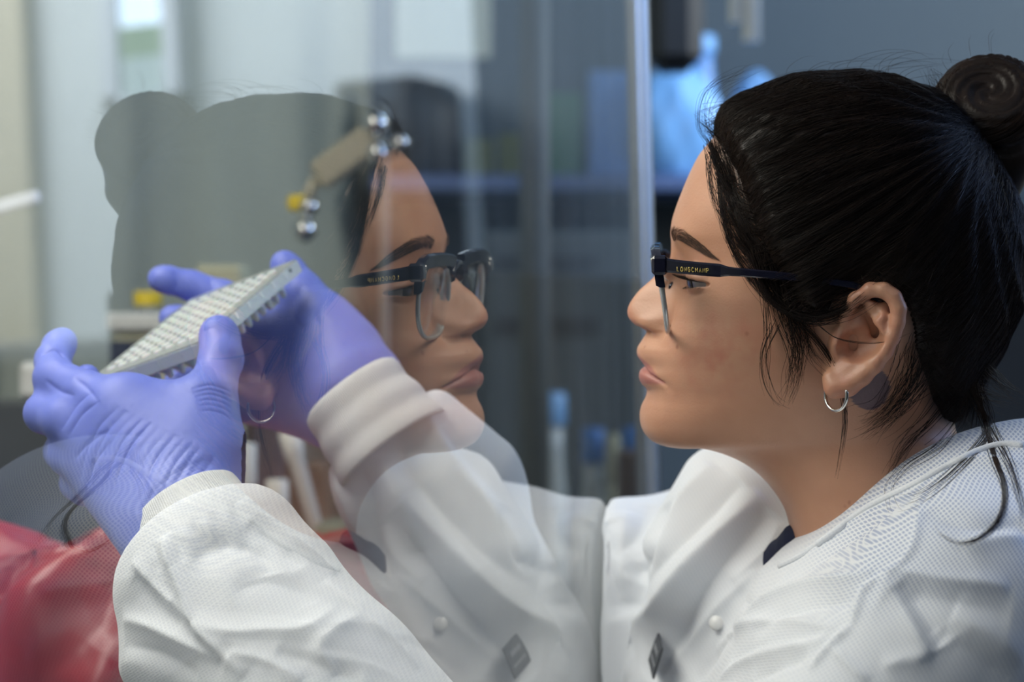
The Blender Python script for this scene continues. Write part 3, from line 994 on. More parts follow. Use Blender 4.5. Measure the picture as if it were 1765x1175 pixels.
# locks in front of the ear, at the temple, on the neck and the curl over the collar
loose([
    ([(1226, 248), (1240, 300), (1256, 360), (1270, 420), (1296, 475), (1335, 520), (1380, 560)], .040, .066, 40, 6),
    ([(1232, 252), (1262, 330), (1285, 400), (1310, 460), (1340, 500)], .044, .068, 46, 9),
    ([(1222, 262), (1224, 300), (1232, 340), (1246, 400)], .030, .055, 12, 4),
    ([(1250, 300), (1275, 350), (1340, 400), (1430, 420), (1520, 380)], .050, .072, 60, 12),
    ([(1265, 360), (1300, 420), (1370, 455), (1460, 445), (1560, 390)], .056, .074, 70, 12),
    ([(1280, 410), (1330, 470), (1400, 500), (1480, 480), (1580, 400)], .062, .076, 80, 12),
    ([(1300, 440), (1330, 510), (1390, 545), (1450, 535), (1510, 490), (1590, 420)], .066, .080, 90, 9),
    ([(1310, 450), (1318, 520), (1322, 580), (1318, 640), (1330, 690)], .067, .068, 12, 7),
    ([(1330, 470), (1345, 540), (1365, 590), (1372, 640), (1355, 690), (1340, 715)], .068, .066, 26, 9),
    ([(1350, 490), (1362, 550), (1375, 600), (1365, 650), (1362, 690)], .069, .067, 34, 10),
    ([(1335, 560), (1315, 610), (1322, 660), (1345, 692), (1372, 700)], .068, .066, 7, 5),
    ([(1370, 520), (1385, 570), (1400, 610), (1430, 640)], .070, .068, 26, 9),
    ([(1385, 560), (1420, 600), (1440, 640), (1455, 690), (1456, 740), (1446, 800), (1438, 850)], .071, .055, 16, 3),
    ([(1395, 545), (1440, 580), (1500, 590), (1545, 582), (1600, 555)], .074, .083, 3, 3),
    ([(1580, 600), (1560, 660), (1520, 710), (1470, 735)], .060, .048, 34, 14),
    ([(1600, 640), (1570, 690), (1530, 730), (1490, 755)], .055, .045, 30, 14),
    ([(1640, 680), (1600, 730), (1560, 770), (1530, 820), (1530, 860)], .040, .046, 18, 10),
], .00017, HAIR, 'loose_hair_wisps')
loose([
    ([(1660, 600), (1720, 660), (1765, 690)], .030, .030, 34, 9),
    ([(1640, 650), (1690, 680), (1765, 700)], .030, .030, 24, 9),
], .00019, HAIRB, 'loose_hair_wisps')
# the hair at the back of the head hanging towards the nape, and flyaways on top
spec = []
for i in range(46):
    x0 = RNG.uniform(1215, 1560); y0 = np.interp(x0, [1210, 1262, 1350, 1440, 1530, 1600], [232, 186, 150, 130, 132, 168])
    up = RNG.uniform(12, 48); ln = RNG.uniform(60, 190)
    spec.append(([(x0, y0 + 8), (x0 + ln * .15 - 12, y0 - up * .6), (x0 + ln * .5, y0 - up), (x0 + ln, y0 - up * .5 + RNG.uniform(-20, 20))], 0.0, RNG.uniform(-.02, .03), 1, 3))
for i in range(16):
    x0 = RNG.uniform(1205, 1235)
    spec.append(([(x0 + 10, 245), (x0 - 8, 215 - RNG.uniform(0, 10)), (x0 + 5, 170 - RNG.uniform(0, 20)), (x0 + 45 + RNG.uniform(0, 30), 130 - RNG.uniform(0, 15)), (x0 + 100, 112)], .01, .03, 1, 3))
for i in range(26):
    x0 = RNG.uniform(1608, 1640)
    spec.append(([(x0, 190), (x0 - 14, 150), (x0 - 26 + RNG.uniform(-10, 10), 110)], .0, .01, 1, 5))
for i in range(24):
    a = RNG.uniform(-2.9, .1)
    cx, cy = 1700 + 88 * math.cos(a), 178 + 88 * math.sin(a)
    spec.append(([(cx, cy), (cx + 20 * math.cos(a), cy + 26 * math.sin(a)), (cx + 30 * math.cos(a) + 14, cy + 45 * math.sin(a))], .0, .01, 1, 4))
loose(spec, .00010, HAIRB, 'flyaway_hairs')


def brow(sg):
    out = []
    A = np.array([(1160, 409), (1172, 405), (1190, 405), (1206, 414), (1219, 427), (1230, 440)], float)
    Wd = np.array([8, 10, 10, 9, 6, 2])
    for _ in range(560):
        s = RNG.uniform(0, 1) ** .9
        c = catmull(A, 60)[int(s * 59)]; wd = np.interp(s, np.linspace(0, 1, 6), Wd)
        o = RNG.uniform(-1, 1) * wd
        lx = .012 + (c[0] - 1160) / 70 * .034
        nx = catmull(A, 60)[min(59, int(s * 59) + 6)]
        d = unit(np.append(nx - c, 0))[:2] if s < .95 else np.array([.7, .7])
        st = c + np.array([d[1], -d[0]]) * o
        lean = np.array([d[0], d[1]]) + np.array([d[1], -d[0]]) * (.9 * (1 - 2 * s) if s < .5 else -.1 * o / wd)
        ln = RNG.uniform(9, 15)
        pts = []
        for k in np.linspace(0, 1, 5):
            q = st + unit(np.append(lean, 0))[:2] * ln * k
            w_ = lx + (q[0] - c[0]) / 70 * .034
            u, v = RL(q[0], q[1], w_)
            p = HW(u + .03, v, w_)
            h = head_bvh.ray_cast(Vector(p), Vector(-Fw - 0 * Lt))
            pb = np.array(h[0]) if h[0] is not None else HW(u, v, w_)
            pts.append(pb + Fw * (.0003 + .0007 * k) + Lt * .0002)
        pts = np.array(pts)
        if sg < 0: pts = pts - 2 * ((pts - O) @ Lt)[:, None] * Lt
        out.append(pts)
    return out


strands('eyebrow', brow(1), .000085, BROWH, person)
strands('eyebrow', brow(-1), .000085, BROWH, person)
for sg in (1, -1):
    lash = []
    for k in range(60):
        x = -12.5 + 25 * k / 59; xl = x / 14.5
        zt = 2.5 * math.sqrt(max(1 - xl * xl, 0)) * (1 + .15 * xl) - .8 - .06 * x
        lo_ = -2.2 * math.sqrt(max(1 - xl * xl, 0)) - 1.0 - .06 * x
        for z, ln, dz in ((zt, 7.5, -.25),) + (((lo_, 2.2, -.5),) if k % 3 == 0 and x > -4 else ()):
            rr = math.sqrt(max(13.1 ** 2 - x * x - z * z, 1))
            b0 = np.array([rr, z, x])
            dr = unit([1.0, dz * .8, x / 20]); cv = np.array([.0, 1.0 if dz > -.4 else -.2, .0])
            pts = [b0 + dr * ln * s + cv * ln * .45 * s * s for s in np.linspace(0, 1, 5)]
            lash.append(np.array([HW(EYE_C[0] + p_[0] / 1000, EYE_C[1] + p_[1] / 1000, sg * (EYE_C[2] + p_[2] / 1000)) for p_ in pts]))
    strands('eyelashes', lash, .00011, HAIR, person)

# ------------------------------------------------------------------ eyeglasses and earring
FRAME = plain('dark_tortoise_acetate', (.010, .010, .022), .14, noise=.5, scale=160, coat=.6)
CLEAR = plain('smoky_clear_rim', (.55, .56, .55), .12, metal=.55)
GOLD = plain('gold_print', (.75, .55, .16), .3, metal=.6)
SILV = plain('polished_silver', (.80, .78, .72), .14, metal=1.0)
LENS = mat_pane('lens_glass', 1.45, 0.0, (.96, .97, .98))
gl_o = HP(1150, 470, 0)
glasses = empty('eyeglasses', tuple(gl_o), 'dark framed browline eyeglasses worn by the woman, gold lettering on the temple', 'eyeglasses')
def gw(u, v, w): return O + Fw * u + Uh * v + Lt * w
a_ = RL(1127, 440, .066); b_ = RL(1146, 572, .050)
PT = unit(np.append(b_ - a_, 0))[:2]                       # lens plane runs down along this in (u,v)
top = RL(1127, 440, .066)
def lensp(w, down, fwd=0.0):
    """point of the front: w lateral, down metres below the brow line; the front wraps back a little to the sides"""
    bend = -.055 * abs(w) ** 1.6 * 1.6
    b0 = top + np.array([-.0012, 0])
    u = b0[0] + PT[0] * down + bend + .0012 + fwd
    v = b0[1] + PT[1] * down
    return gw(u, v, w)
lens_out = []
NL = 48
for k in range(NL):
    a = 2 * math.pi * k / NL
    ca, sa = math.cos(a), math.sin(a)
    x = .0255 * math.copysign(abs(ca) ** .72, ca); y = .0205 * math.copysign(abs(sa) ** .75, sa)
    if y < 0: x *= 1 - .16 * (-y / .0205) ** 2
    if y > 0: x *= 1.0
    lens_out.append((x, -y + .0215))
for sg in (1, -1):
    C0 = .0345 * sg
    out = [lensp(C0 + x * sg, dn) for x, dn in lens_out]
    m = MB()
    ctr_ = lensp(C0, .0215)
    th2 = .0018
    vs = [ctr_ + Fw * .0008] + [p for p in out] + [ctr_ - Fw * .001] + [p - Fw * th2 for p in out]
    fs = [(0, 1 + k, 1 + (k + 1) % NL) for k in range(NL)] + [(NL + 1, NL + 2 + (k + 1) % NL, NL + 2 + k) for k in range(NL)] + [(1 + k, NL + 2 + k, NL + 2 + (k + 1) % NL, 1 + (k + 1) % NL) for k in range(NL)]
    if sg < 0: fs = [f_[::-1] for f_ in fs]
    m.add(vs, fs, True)
    lens = m.build('lens', LENS, glasses)
    bm_ = bmesh.new(); bm_.from_mesh(lens.data); bmesh.ops.recalc_face_normals(bm_, faces=bm_.faces); bm_.to_mesh(lens.data); bm_.free()
    # thin clear rim below, thick dark brow above
    MB().tube([p - Fw * .0009 for p in out], .0014, 8, True).build('rim', CLEAR, glasses)
    upper = [(x, dn) for x, dn in lens_out if dn < .0185]
    upper.sort(key=lambda q: q[0])
    m = MB()
    pr = []
    xs = np.linspace(-.0268, .0290, 30)
    for x in xs:
        # brow bar: inner side slim, outer side tall with the end piece
        e = (x + .0268) / .0558
        topd = -.0004 - .0040 * math.sin(math.pi * min(1, e * .62 + .16)) + .0035 * max(0, (e - .8) / .2) ** 1.5
        bot = .0040 + .0030 * abs(2 * e - 1) ** 3 + (.0100 * np.clip((e - .88) / .08, 0, 1)) + .006 * np.clip((.10 - e) / .1, 0, 1)
        pr.append((x, topd, bot))
    vs = []; fs = []
    for x, td, bd in pr:
        for (dn, fw_) in ((td, .0002), (td + .0012, .0022), (bd - .001, .0022), (bd, .0004), (bd, -.0026), (td, -.0026)):
            vs.append(lensp(C0 + x * sg, dn, fw_))
    for k in range(len(pr) - 1):
        for q in range(6):
            q2 = (q + 1) % 6
            fs.append((k * 6 + q, k * 6 + q2, (k + 1) * 6 + q2, (k + 1) * 6 + q))
    fs += [tuple(range(6))[::-1], tuple((len(pr) - 1) * 6 + q for q in range(6))]
    if sg < 0: fs = [f_[::-1] for f_ in fs]
    m.add(vs, fs)
    m.build('brow_bar', FRAME, glasses)
    for dz in (.0026, .0052):
        MB().lathe(lensp(C0 + .0262 * sg, dz, .0020), [(.0011, 0), (.0012, .0006), (.0006, .001), (.0001, .0011)], 14, Fw).build('rivet', SILV, glasses)
    # nose pad
    c = lensp(.0095 * sg, .019, -.0075)
    MB().lathe(c, [(.0001, -.0012), (.0028, -.0010), (.0034, 0), (.0028, .001), (.0001, .0012)], 16, unit(Lt * sg * 1.0 - Fw * .6)).build('nose_pad', FRAME, glasses)
    MB().tube([lensp(.0122 * sg, .013, -.002), lensp(.011 * sg, .015, -.005), c], .0005, 6).build('pad_arm', SILV, glasses)
    # temple: wide near the hinge, slimmer behind
    TP = [(1143, 456, .0640, 12.5), (1156, 458, .0655, 12.0), (1190, 461.5, .0675, 11.5), (1222, 464.5, .0690, 11.5), (1243, 466, .0698, 11), (1256, 467.5, .0705, 8), (1300, 471, .0722, 7), (1380, 479, .0735, 7), (1450, 488, .0740, 6.5), (1490, 500, .0720, 6.5), (1530, 535, .070, 6.5), (1545, 580, .068, 6)]
    TP = catmull([(a, b, c_ * 1000, d) for a, b, c_, d in TP], 60)
    vs = []; fs = []
    for (x, y, w1, hh) in TP:
        w1 /= 1000
        u, v = RL(x, y, w1); h3 = hh / FPX * 1.26
        th3 = .0017
        for (dv_, dw) in ((h3, -.3), (h3, .5), (h3 * .7, 1), (-h3 * .7, 1), (-h3, .5), (-h3, -.3), (-h3 * .7, -1), (h3 * .7, -1)):
            vs.append(gw(u, v + dv_, sg * (w1 + dw * th3)))
    n = len(TP)
    for k in range(n - 1):
        for q in range(8):
            q2 = (q + 1) % 8
            fs.append((k * 8 + q, k * 8 + q2, (k + 1) * 8 + q2, (k + 1) * 8 + q))
    fs += [tuple(range(8))[::-1], tuple((n - 1) * 8 + q for q in range(8))]
    m = MB(); m.add(vs, fs, False)
    temple = m.build('temple', FRAME, glasses)
    MB().box(gw(*RL(1137, 457, .064), sg * .0638), (.0085, .0070, .0100), np.stack([Fw, Lt, Uh], 1), .0015).build('hinge', FRAME, glasses)
    if sg > 0:
        # LONGCHAMP in gold block letters
        GLY = {'L': [[(0, 1), (0, 0), (.6, 0)]], 'O': [[(.0, .3), (0, .7), (.2, 1), (.55, 1), (.75, .7), (.75, .3), (.55, 0), (.2, 0), (0, .3)]],
               'N': [[(0, 0), (0, 1), (.7, 0), (.7, 1)]], 'G': [[(.7, .8), (.5, 1), (.2, 1), (0, .7), (0, .3), (.2, 0), (.5, 0), (.7, .2), (.7, .5), (.42, .5)]],
               'C': [[(.7, .8), (.5, 1), (.2, 1), (0, .7), (0, .3), (.2, 0), (.5, 0), (.7, .2)]], 'H': [[(0, 0), (0, 1)], [(.7, 0), (.7, 1)], [(0, .5), (.7, .5)]],
               'A': [[(0, 0), (.38, 1), (.76, 0)], [(.17, .38), (.6, .38)]], 'M': [[(0, 0), (.05, 1), (.42, .35), (.8, 1), (.85, 0)]],
               'P': [[(0, 0), (0, 1), (.5, 1), (.68, .85), (.68, .6), (.5, .45), (0, .45)]]}
        m = MB()
        for k, ch in enumerate('LONGCHAMP'):
            x0 = 1167 + k * 6.35
            y0 = 467.0 + (x0 - 1167) * .055
            for st in GLY[ch]:
                pts = []
                for gx, gy in st:
                    X_, Y_ = x0 + gx * 4.6, y0 - gy * 7.2
                    w1 = np.interp(X_, [1156, 1190, 1222, 1243], [.0655, .0675, .0690, .0698]) + .0021
                    pts.append(HP(X_, Y_, w1))
                m.tube(pts, .00021, 6)
        t_ = m.build('lettering', GOLD, temple)
m = MB(); m.tube([lensp(x, -.0005 + .0055 * (x / .012) ** 2 + .003, .001) for x in np.linspace(-.0125, .0125, 15)], .0021, 8)
m.build('bridge', FRAME, glasses)

er_c = HP(1441, 681, .0705)
ring_n = unit(Lt * .60 + Fw * .72 + Uh * .05)
e1 = unit(np.cross(ring_n, Uh)); e2 = np.cross(ring_n, e1)
earring = MB().tube([er_c + (e1 * math.cos(a) + e2 * math.sin(a)) * .0080 for a in np.linspace(0, 2 * math.pi, 49)[:-1]], .00095, 12, True).build('earring', SILV)
tag(earring, 'small silver hoop earring hanging from the earlobe', 'earring')


# ------------------------------------------------------------------ gloved hands
def H(px, py, Y, r): return (*P(px, py, Y), r)


def near_hand():
    lo = P(20, 960, 1.42); hi = P(430, 530, 1.42)
    f = Field((lo[0], 1.22, lo[2] - .01), (hi[0] + .01, 1.43, hi[2] + .01), .0013)
    nrm = unit([.15, -1, .1])
    # back of the hand: rays from the wrist to the knuckles
    wr = [H(345, 905, 1.285, .026), H(290, 925, 1.29, .024)]
    for a, b, k in (
        ((330, 880, 1.285, .024), (360, 790, 1.300, .0185), .02), ((360, 790, 1.300, .0185), (352, 700, 1.315, .0165), .018),
        ((310, 880, 1.285, .024), (205, 712, 1.318, .0165), .02), ((300, 890, 1.29, .024), (165, 745, 1.322, .0155), .02),
        ((290, 900, 1.29, .022), (165, 795, 1.325, .0145), .02), ((280, 905, 1.295, .020), (185, 835, 1.33, .0135), .02),
        ((300, 780, 1.305, .017), (230, 712, 1.318, .015), .02), ((330, 740, 1.31, .014), (230, 705, 1.32, .013), .018), ((345, 700, 1.318, .011), (300, 703, 1.320, .009), .014),
        ((400, 1000, 1.26, .025), (330, 880, 1.285, .0245), .01), ((330, 960, 1.275, .024), (300, 900, 1.29, .0235), .012)):
        f.union(f.cap(P(*a[:3]), P(*b[:3]), a[3], b[3], (nrm, 1.18)), k)
    # thumb
    f.chain([H(352, 735, 1.318, .0155), H(366, 668, 1.332, .0130), H(381, 618, 1.345, .0121), H(379, 584, 1.354, .0110), H(377, 575, 1.355, .0106)], .012)
    # index: out to the left, then up
    f.chain([H(205, 705, 1.322, .0150), H(150, 680, 1.330, .0128), H(94, 652, 1.348, .0115), H(91, 622, 1.362, .0098), H(101, 597, 1.375, .0090), H(108, 589, 1.380, .0084)], .008)
    f.chain([H(165, 745, 1.322, .0150), H(110, 722, 1.328, .0120), H(76, 712, 1.342, .0108), H(92, 700, 1.366, .0100), H(125, 680, 1.375, .009), H(150, 650, 1.372, .0075)], .006)
    f.chain([H(165, 795, 1.325, .0140), H(120, 782, 1.335, .0118), H(108, 778, 1.352, .0100), H(128, 760, 1.372, .009), H(160, 735, 1.378, .0085)], .006)
    f.chain([H(185, 835, 1.330, .0130), H(148, 835, 1.340, .0112), H(134, 832, 1.356, .0095), H(152, 815, 1.374, .0085), H(180, 790, 1.378, .008)], .006)
    V, F = f.nets(2)
    V, F = subdiv(V, F)
    W = []
    def wr_(poly, a=-.0007, s=.0016): W.append((poly, a, s))
    # creases at the thumb base
    for i, y in enumerate((668, 676, 684, 693, 702, 712)):
        wr_([(330 + i * 3, y + 2 - i), (360, y - 5), (385, y + 1), (399, y + 8 + i)], -.00075 * (1 - .06 * i), .0011)
    # long drag lines over the back of the hand
    for i in range(13):
        x = 205 + i * 14
        y = 700 + i * 7
        bend = 40 + i * 3
        wr_([(x, y), (x - 34, y + 34 + i), (x - 58, y + 82 + i * 2), (x - 66, y + 128 + i)], -.00075 - .0003 * math.sin(i * 2.1), .0017 + .0005 * math.sin(i * 1.3))
    for i in range(7):
        x = 310 + i * 9; y = 810 + i * 3
        wr_([(x + 60 - i * 6, y - 22), (x + 10, y - 8), (x - 40, y + 30), (x - 70, y + 75)], -.0008, .0018)
    wr_([(400, 828), (370, 818), (335, 824), (300, 842)], .0016, .0022); wr_([(402, 840), (370, 830), (340, 836)], -.0014, .0018)
    for k in ([(160, 672), (130, 700), (105, 742)], [(172, 690), (140, 715), (118, 752)], [(186, 740), (150, 765), (130, 790)], [(190, 760), (160, 800), (150, 838)], [(128, 650), (150, 668), (168, 690)]):
        wr_(k, -.0009, .0018)
    wr_([(72, 612), (90, 603), (104, 606), (112, 618)], -.0011, .0013); wr_([(98, 603), (110, 612), (118, 622)], -.0008, .001)
    wr_([(78, 655), (100, 672), (128, 682)], -.0010, .0016)
    wr_([(350, 574), (362, 566), (378, 568), (390, 580)], -.0004, .0012)
    for i in range(5): wr_([(345 + i * 12, 640 - i * 3), (352 + i * 12, 655)], -.0003, .0012)
    return folds(V, F, W), F


def far_hand():
    lo = P(250, 760, 1.54); hi = P(690, 410, 1.54)
    f = Field((lo[0] - .005, 1.38, lo[2] - .01), (hi[0] + .01, 1.56, hi[2] + .02), .0015)
    nrm = unit([.2, -1, .1])
    for a, b, k in (
        ((615, 660, 1.455, .027), (560, 600, 1.475, .022), .02), ((560, 600, 1.475, .022), (515, 580, 1.49, .019), .02),
        ((600, 690, 1.455, .025), (475, 600, 1.495, .0175), .02), ((595, 690, 1.455, .024), (450, 635, 1.495, .0165), .02),
        ((590, 690, 1.455, .022), (445, 665, 1.495, .0155), .02), ((560, 640, 1.475, .022), (470, 640, 1.495, .017), .02),
        ((570, 690, 1.460, .0175), (450, 682, 1.485, .0125), .02), ((640, 712, 1.445, .024), (610, 675, 1.455, .0265), .012)):
        f.union(f.cap(P(*a[:3]), P(*b[:3]), a[3], b[3], (nrm, 1.2)), k)
    f.union(f.cap(P(520, 650, 1.485), P(425, 652, 1.497), .022, .0195, (nrm, 1.5)), .012)
    f.union(f.cap(P(540, 690, 1.47), P(425, 684, 1.49), .014, .0125, (nrm, 1.2)), .012)
    f.chain([H(595, 605, 1.470, .021), H(556, 548, 1.482, .0162), H(520, 503, 1.492, .0130), H(498, 468, 1.498, .0102), H(490, 455, 1.498, .0088)], .012)
    f.chain([H(475, 600, 1.49, .0165), H(425, 548, 1.512, .0118), H(385, 511, 1.520, .0102), H(330, 492, 1.522, .0093), H(288, 482, 1.518, .0085), H(276, 480, 1.517, .0080)], .008)
    f.chain([H(450, 635, 1.49, .0160), H(390, 590, 1.522, .011), H(340, 560, 1.520, .0098), H(308, 551, 1.512, .0088), H(295, 548, 1.510, .0080)], .006)
    f.chain([H(445, 665, 1.49, .0150), H(385, 655, 1.500, .0105), H(330, 660, 1.495, .0092), H(305, 658, 1.49, .0082)], .006)
    f.chain([H(450, 684, 1.485, .0125), H(400, 694, 1.490, .0098), H(355, 692, 1.487, .0087), H(335, 688, 1.485, .008)], .006)
    V, F = f.nets(2)
    V, F = subdiv(V, F)
    W = []
    for p in ([(520, 490), (505, 540), (525, 570)], [(470, 560), (455, 620), (440, 690)], [(560, 560), (520, 620), (500, 700)], [(640, 640), (610, 690), (585, 722)],
              [(300, 466), (306, 485), (302, 500)], [(360, 478), (366, 495), (362, 508)], [(560, 520), (548, 545), (570, 560)], [(590, 660), (560, 690), (540, 722)]):
        W.append((p, -.0010, .0022))
    return folds(V, F, W), F


nV, nF = near_hand()
g1 = np_mesh('glove', nV, nF, GLOVE, person)
fV, fF = far_hand()
g2 = np_mesh('glove', fV, fF, GLOVE, person)

# ------------------------------------------------------------------ lab coat
def build_coat():
    f = Field((-.235, 1.0, 1.0), (.46, 1.66, 1.30), .0038)
    def u(a, b, k, flat=None): f.union(f.cap(a[:3], b[:3], a[3], b[3], flat), k)
    # shoulders, upper back and chest
    NSH = (.225, 1.175, 1.163, .052); FSH = (.130, 1.515, 1.160, .050)
    u(NSH, (.235, 1.26, 1.185, .055), .05); u(FSH, (.20, 1.41, 1.19, .055), .05)
    u((.28, 1.24, 1.165, .070), (.27, 1.38, 1.165, .070), .05)
    u((.30, 1.28, 1.175, .078), (.36, 1.29, 1.10, .10), .05)
    u((.190, 1.305, 1.128, .072), (.165, 1.32, 1.03, .085), .05)
    u((.180, 1.225, 1.112, .060), (.155, 1.24, 1.02, .07), .05)
    u((.150, 1.405, 1.110, .050), (.13, 1.42, 1.02, .06), .04)
    # far collar side rising behind the chin
    u((*P(1240, 838, 1.42), .024), (*P(1195, 960, 1.42), .032), .03)
    u((*P(1300, 870, 1.40), .026), (*P(1240, 985, 1.39), .032), .03)
    u((*P(1196, 1105, 1.425), .030), (*P(1166, 1240, 1.43), .034), .02)
    # near upper arm
    u((.225, 1.17, 1.163, .052), (.120, 1.14, 1.045, .056), .04)
    # far upper arm, pressed against the glass
    u((.125, 1.515, 1.150, .046), (.062, 1.500, 1.152, .047), .03)
    u((.066, 1.500, 1.150, .046), (.045, 1.490, 1.03, .050), .02)
    f.plane(g0 + N3 * .0015, -N3, .004)
    V, F = f.nets(3)
    return V, F


def build_sleeve_near():
    f = Field((-.27, 1.08, 1.0), (.03, 1.37, 1.26), .003)
    pts = [(*P(345, 905, 1.280), .036), (*P(372, 985, 1.265), .049), (*P(446, 1092, 1.248), .0545), (*P(545, 1216, 1.230), .060), (*P(740, 1440, 1.21), .060)]
    f.chain(pts, .01)
    f.union(f.cap(P(432, 930, 1.262), P(452, 985, 1.256), .026, .034), .012)
    f.union(f.cap(P(300, 1030, 1.265), P(330, 1110, 1.258), .030, .040), .015)
    ax = unit(P(318, 868, 1.285) - P(368, 965, 1.268))
    f.plane(P(338, 905, 1.278), ax, .006)
    f.plane(g0 - N3 * .007, N3, .004)
    V, F = f.nets(3)
    return V, F


def build_sleeve_far():
    f = Field((-.14, 1.34, 1.0), (.10, 1.60, 1.33), .0034)
    pts = [(*P(650, 725, 1.440), .036), (*P(700, 815, 1.445), .046), (*P(770, 930, 1.46), .052), (*P(880, 1120, 1.49), .050), (*P(960, 1300, 1.50), .050)]
    f.chain(pts, .01)
    f.union(f.cap(P(735, 745, 1.44), P(800, 830, 1.45), .024, .036), .02)
    f.plane(P(650, 738, 1.44), unit(P(604, 672, 1.44) - P(680, 775, 1.44)), .006)
    f.plane(g0 - N3 * .007, N3, .004)
    V, F = f.nets(3)
    return V, F


cV, cF = build_coat()
cV, cF = subdiv(cV, cF)
CF = []
def cf(poly, a=.004, s=.006): CF.append((poly, a, s))
# near shoulder and sleeve head
cf([(1587, 863), (1582, 900), (1576, 936), (1562, 962), (1546, 981), (1523, 988)], .0022, .0020)      # seam
cf([(1523, 988), (1505, 1003), (1487, 1022), (1478, 1050), (1469, 1077)], .0026, .0020)
cf([(1469, 1077), (1432, 1113), (1396, 1154)], .0028, .0024)
cf([(1432, 1113), (1469, 1150), (1496, 1175)], .0022, .0024)
cf([(1523, 986), (1575, 988), (1628, 997), (1690, 1004), (1740, 1012)], .0030, .0050)
cf([(1530, 1010), (1590, 1024), (1660, 1040), (1740, 1058)], -.0028, .0110)
cf([(1520, 990), (1545, 1025), (1570, 1070), (1605, 1131)], .0040, .0045)
cf([(1545, 1010), (1580, 1050), (1625, 1110)], -.0045, .0070)
cf([(1605, 1131), (1560, 1138), (1520, 1150)], .0020, .0045)
cf([(1268, 1091), (1295, 1060), (1332, 1031), (1378, 1013), (1423, 1004), (1505, 988)], .0055, .0048)
cf([(1300, 1085), (1350, 1058), (1410, 1040), (1470, 1035)], -.0050, .0060)
cf([(1232, 1122), (1262, 1092), (1290, 1076), (1345, 1068), (1400, 1076), (1441, 1081)], .0035, .0036)
cf([(1260, 1140), (1310, 1108), (1370, 1096), (1420, 1092)], -.0040, .0050)
cf([(1241, 1172), (1282, 1141), (1346, 1122), (1400, 1110), (1423, 1104)], .0045, .0036)
cf([(1300, 1170), (1340, 1148), (1390, 1132)], -.0035, .0050)
cf([(1323, 1036), (1350, 1000), (1390, 962), (1430, 930), (1500, 878)], .0022, .0030)
cf([(1345, 1015), (1400, 975), (1470, 925), (1540, 880)], -.0022, .0060)
cf([(1600, 880), (1680, 905), (1765, 900)], -.0035, .0080)
cf([(1640, 1060), (1700, 1090), (1765, 1140)], .0035, .0100)
cf([(1620, 1090), (1680, 1130), (1740, 1175)], -.0030, .0110)
cf([(1660, 950), (1710, 930), (1765, 925)], .0030, .0060)
cf([(1640, 800), (1700, 790), (1765, 800)], .0020, .0060)
# front placket and chest
cf([(1335, 975), (1290, 1000), (1245, 1035), (1190, 1100), (1130, 1175)], .0030, .0045)
cf([(1250, 1010), (1290, 1050), (1250, 1110), (1200, 1175)], -.0025, .005)
# far side folds, running down to the left
cf([(1330, 880), (1270, 940), (1210, 1020), (1160, 1110), (1120, 1175)], -.008, .010)
cf([(1310, 850), (1240, 920), (1170, 990), (1110, 1080), (1080, 1175)], .009, .010)
cf([(1280, 830), (1210, 900), (1150, 960), (1100, 1020)], -.006, .009)
cf([(1230, 800), (1180, 860), (1140, 930), (1110, 990)], .006, .010)
cf([(1150, 870), (1130, 930), (1095, 1000)], -.007, .008)
cf([(1345, 900), (1320, 950), (1260, 1000)], .004, .006)
cf([(1080, 880), (1070, 950), (1075, 1040)], .005, .010)
cf([(1045, 900), (1050, 980), (1080, 1060)], -.008, .010)
cf([(1120, 870), (1100, 920), (1060, 960)], -.004, .008)
cV = folds(cV, cF, CF)
pc = proj(cV)
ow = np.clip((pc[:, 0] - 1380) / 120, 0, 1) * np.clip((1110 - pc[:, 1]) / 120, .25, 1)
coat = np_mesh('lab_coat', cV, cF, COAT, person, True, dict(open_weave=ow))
coat_bvh = bvh_of(cV, cF)

sV, sF = build_sleeve_near()
sV, sF = subdiv(sV, sF)
S1 = []
def sf(poly, a=.004, s=.006): S1.append((poly, a, s))
sf([(284, 921), (291, 958), (316, 1011), (337, 1074), (386, 1123), (421, 1165)], .0060, .0050)
sf([(300, 1040), (340, 1100), (390, 1150)], -.0030, .0060)
sf([(337, 1074), (400, 1090), (456, 1090), (527, 1086), (580, 1046)], .0045, .0060)
sf([(228, 965), (267, 1007), (337, 1074)], .0035, .0035)
sf([(235, 990), (270, 1040), (310, 1080)], -.0030, .0050)
sf([(195, 1067), (246, 1074), (316, 1105), (379, 1137)], .0040, .0040)
sf([(215, 1110), (280, 1130), (340, 1165)], -.0035, .0060)
sf([(330, 960), (390, 935), (450, 950), (470, 985)], -.0045, .0080)
sf([(414, 863), (470, 905), (527, 947), (580, 990)], .0035, .0035)
sf([(430, 900), (480, 940), (520, 975)], -.0025, .0045)
sf([(400, 1020), (450, 1000), (510, 1010), (540, 1040)], -.0030, .0080)
sf([(620, 1060), (575, 1090), (550, 1120), (580, 1160)], .0035, .0050)
sf([(480, 1120), (540, 1140), (620, 1175)], -.0035, .0070)
sf([(560, 1000), (640, 1070), (720, 1150)], .0025, .0040)
sf([(400, 1125), (460, 1140), (520, 1172)], .0035, .0050)
for i_ in range(9):
    sf([(262 + i_ * 17, 938 - i_ * 9), (272 + i_ * 18, 958 - i_ * 8), (278 + i_ * 20, 985 - i_ * 7)], .0012 * (1 if i_ % 2 else -1), .0022)
sV = folds(sV, sF, S1)
lat_n = .0006 * np.sin(sV[:, 0] * 130 + sV[:, 2] * 90)
sleeve1 = np_mesh('coat_sleeve', sV, sF, COAT, coat, True, dict(open_weave=np.full(len(sV), .18)))
tV, tF = build_sleeve_far()
tV, tF = subdiv(tV, tF)
S2 = []
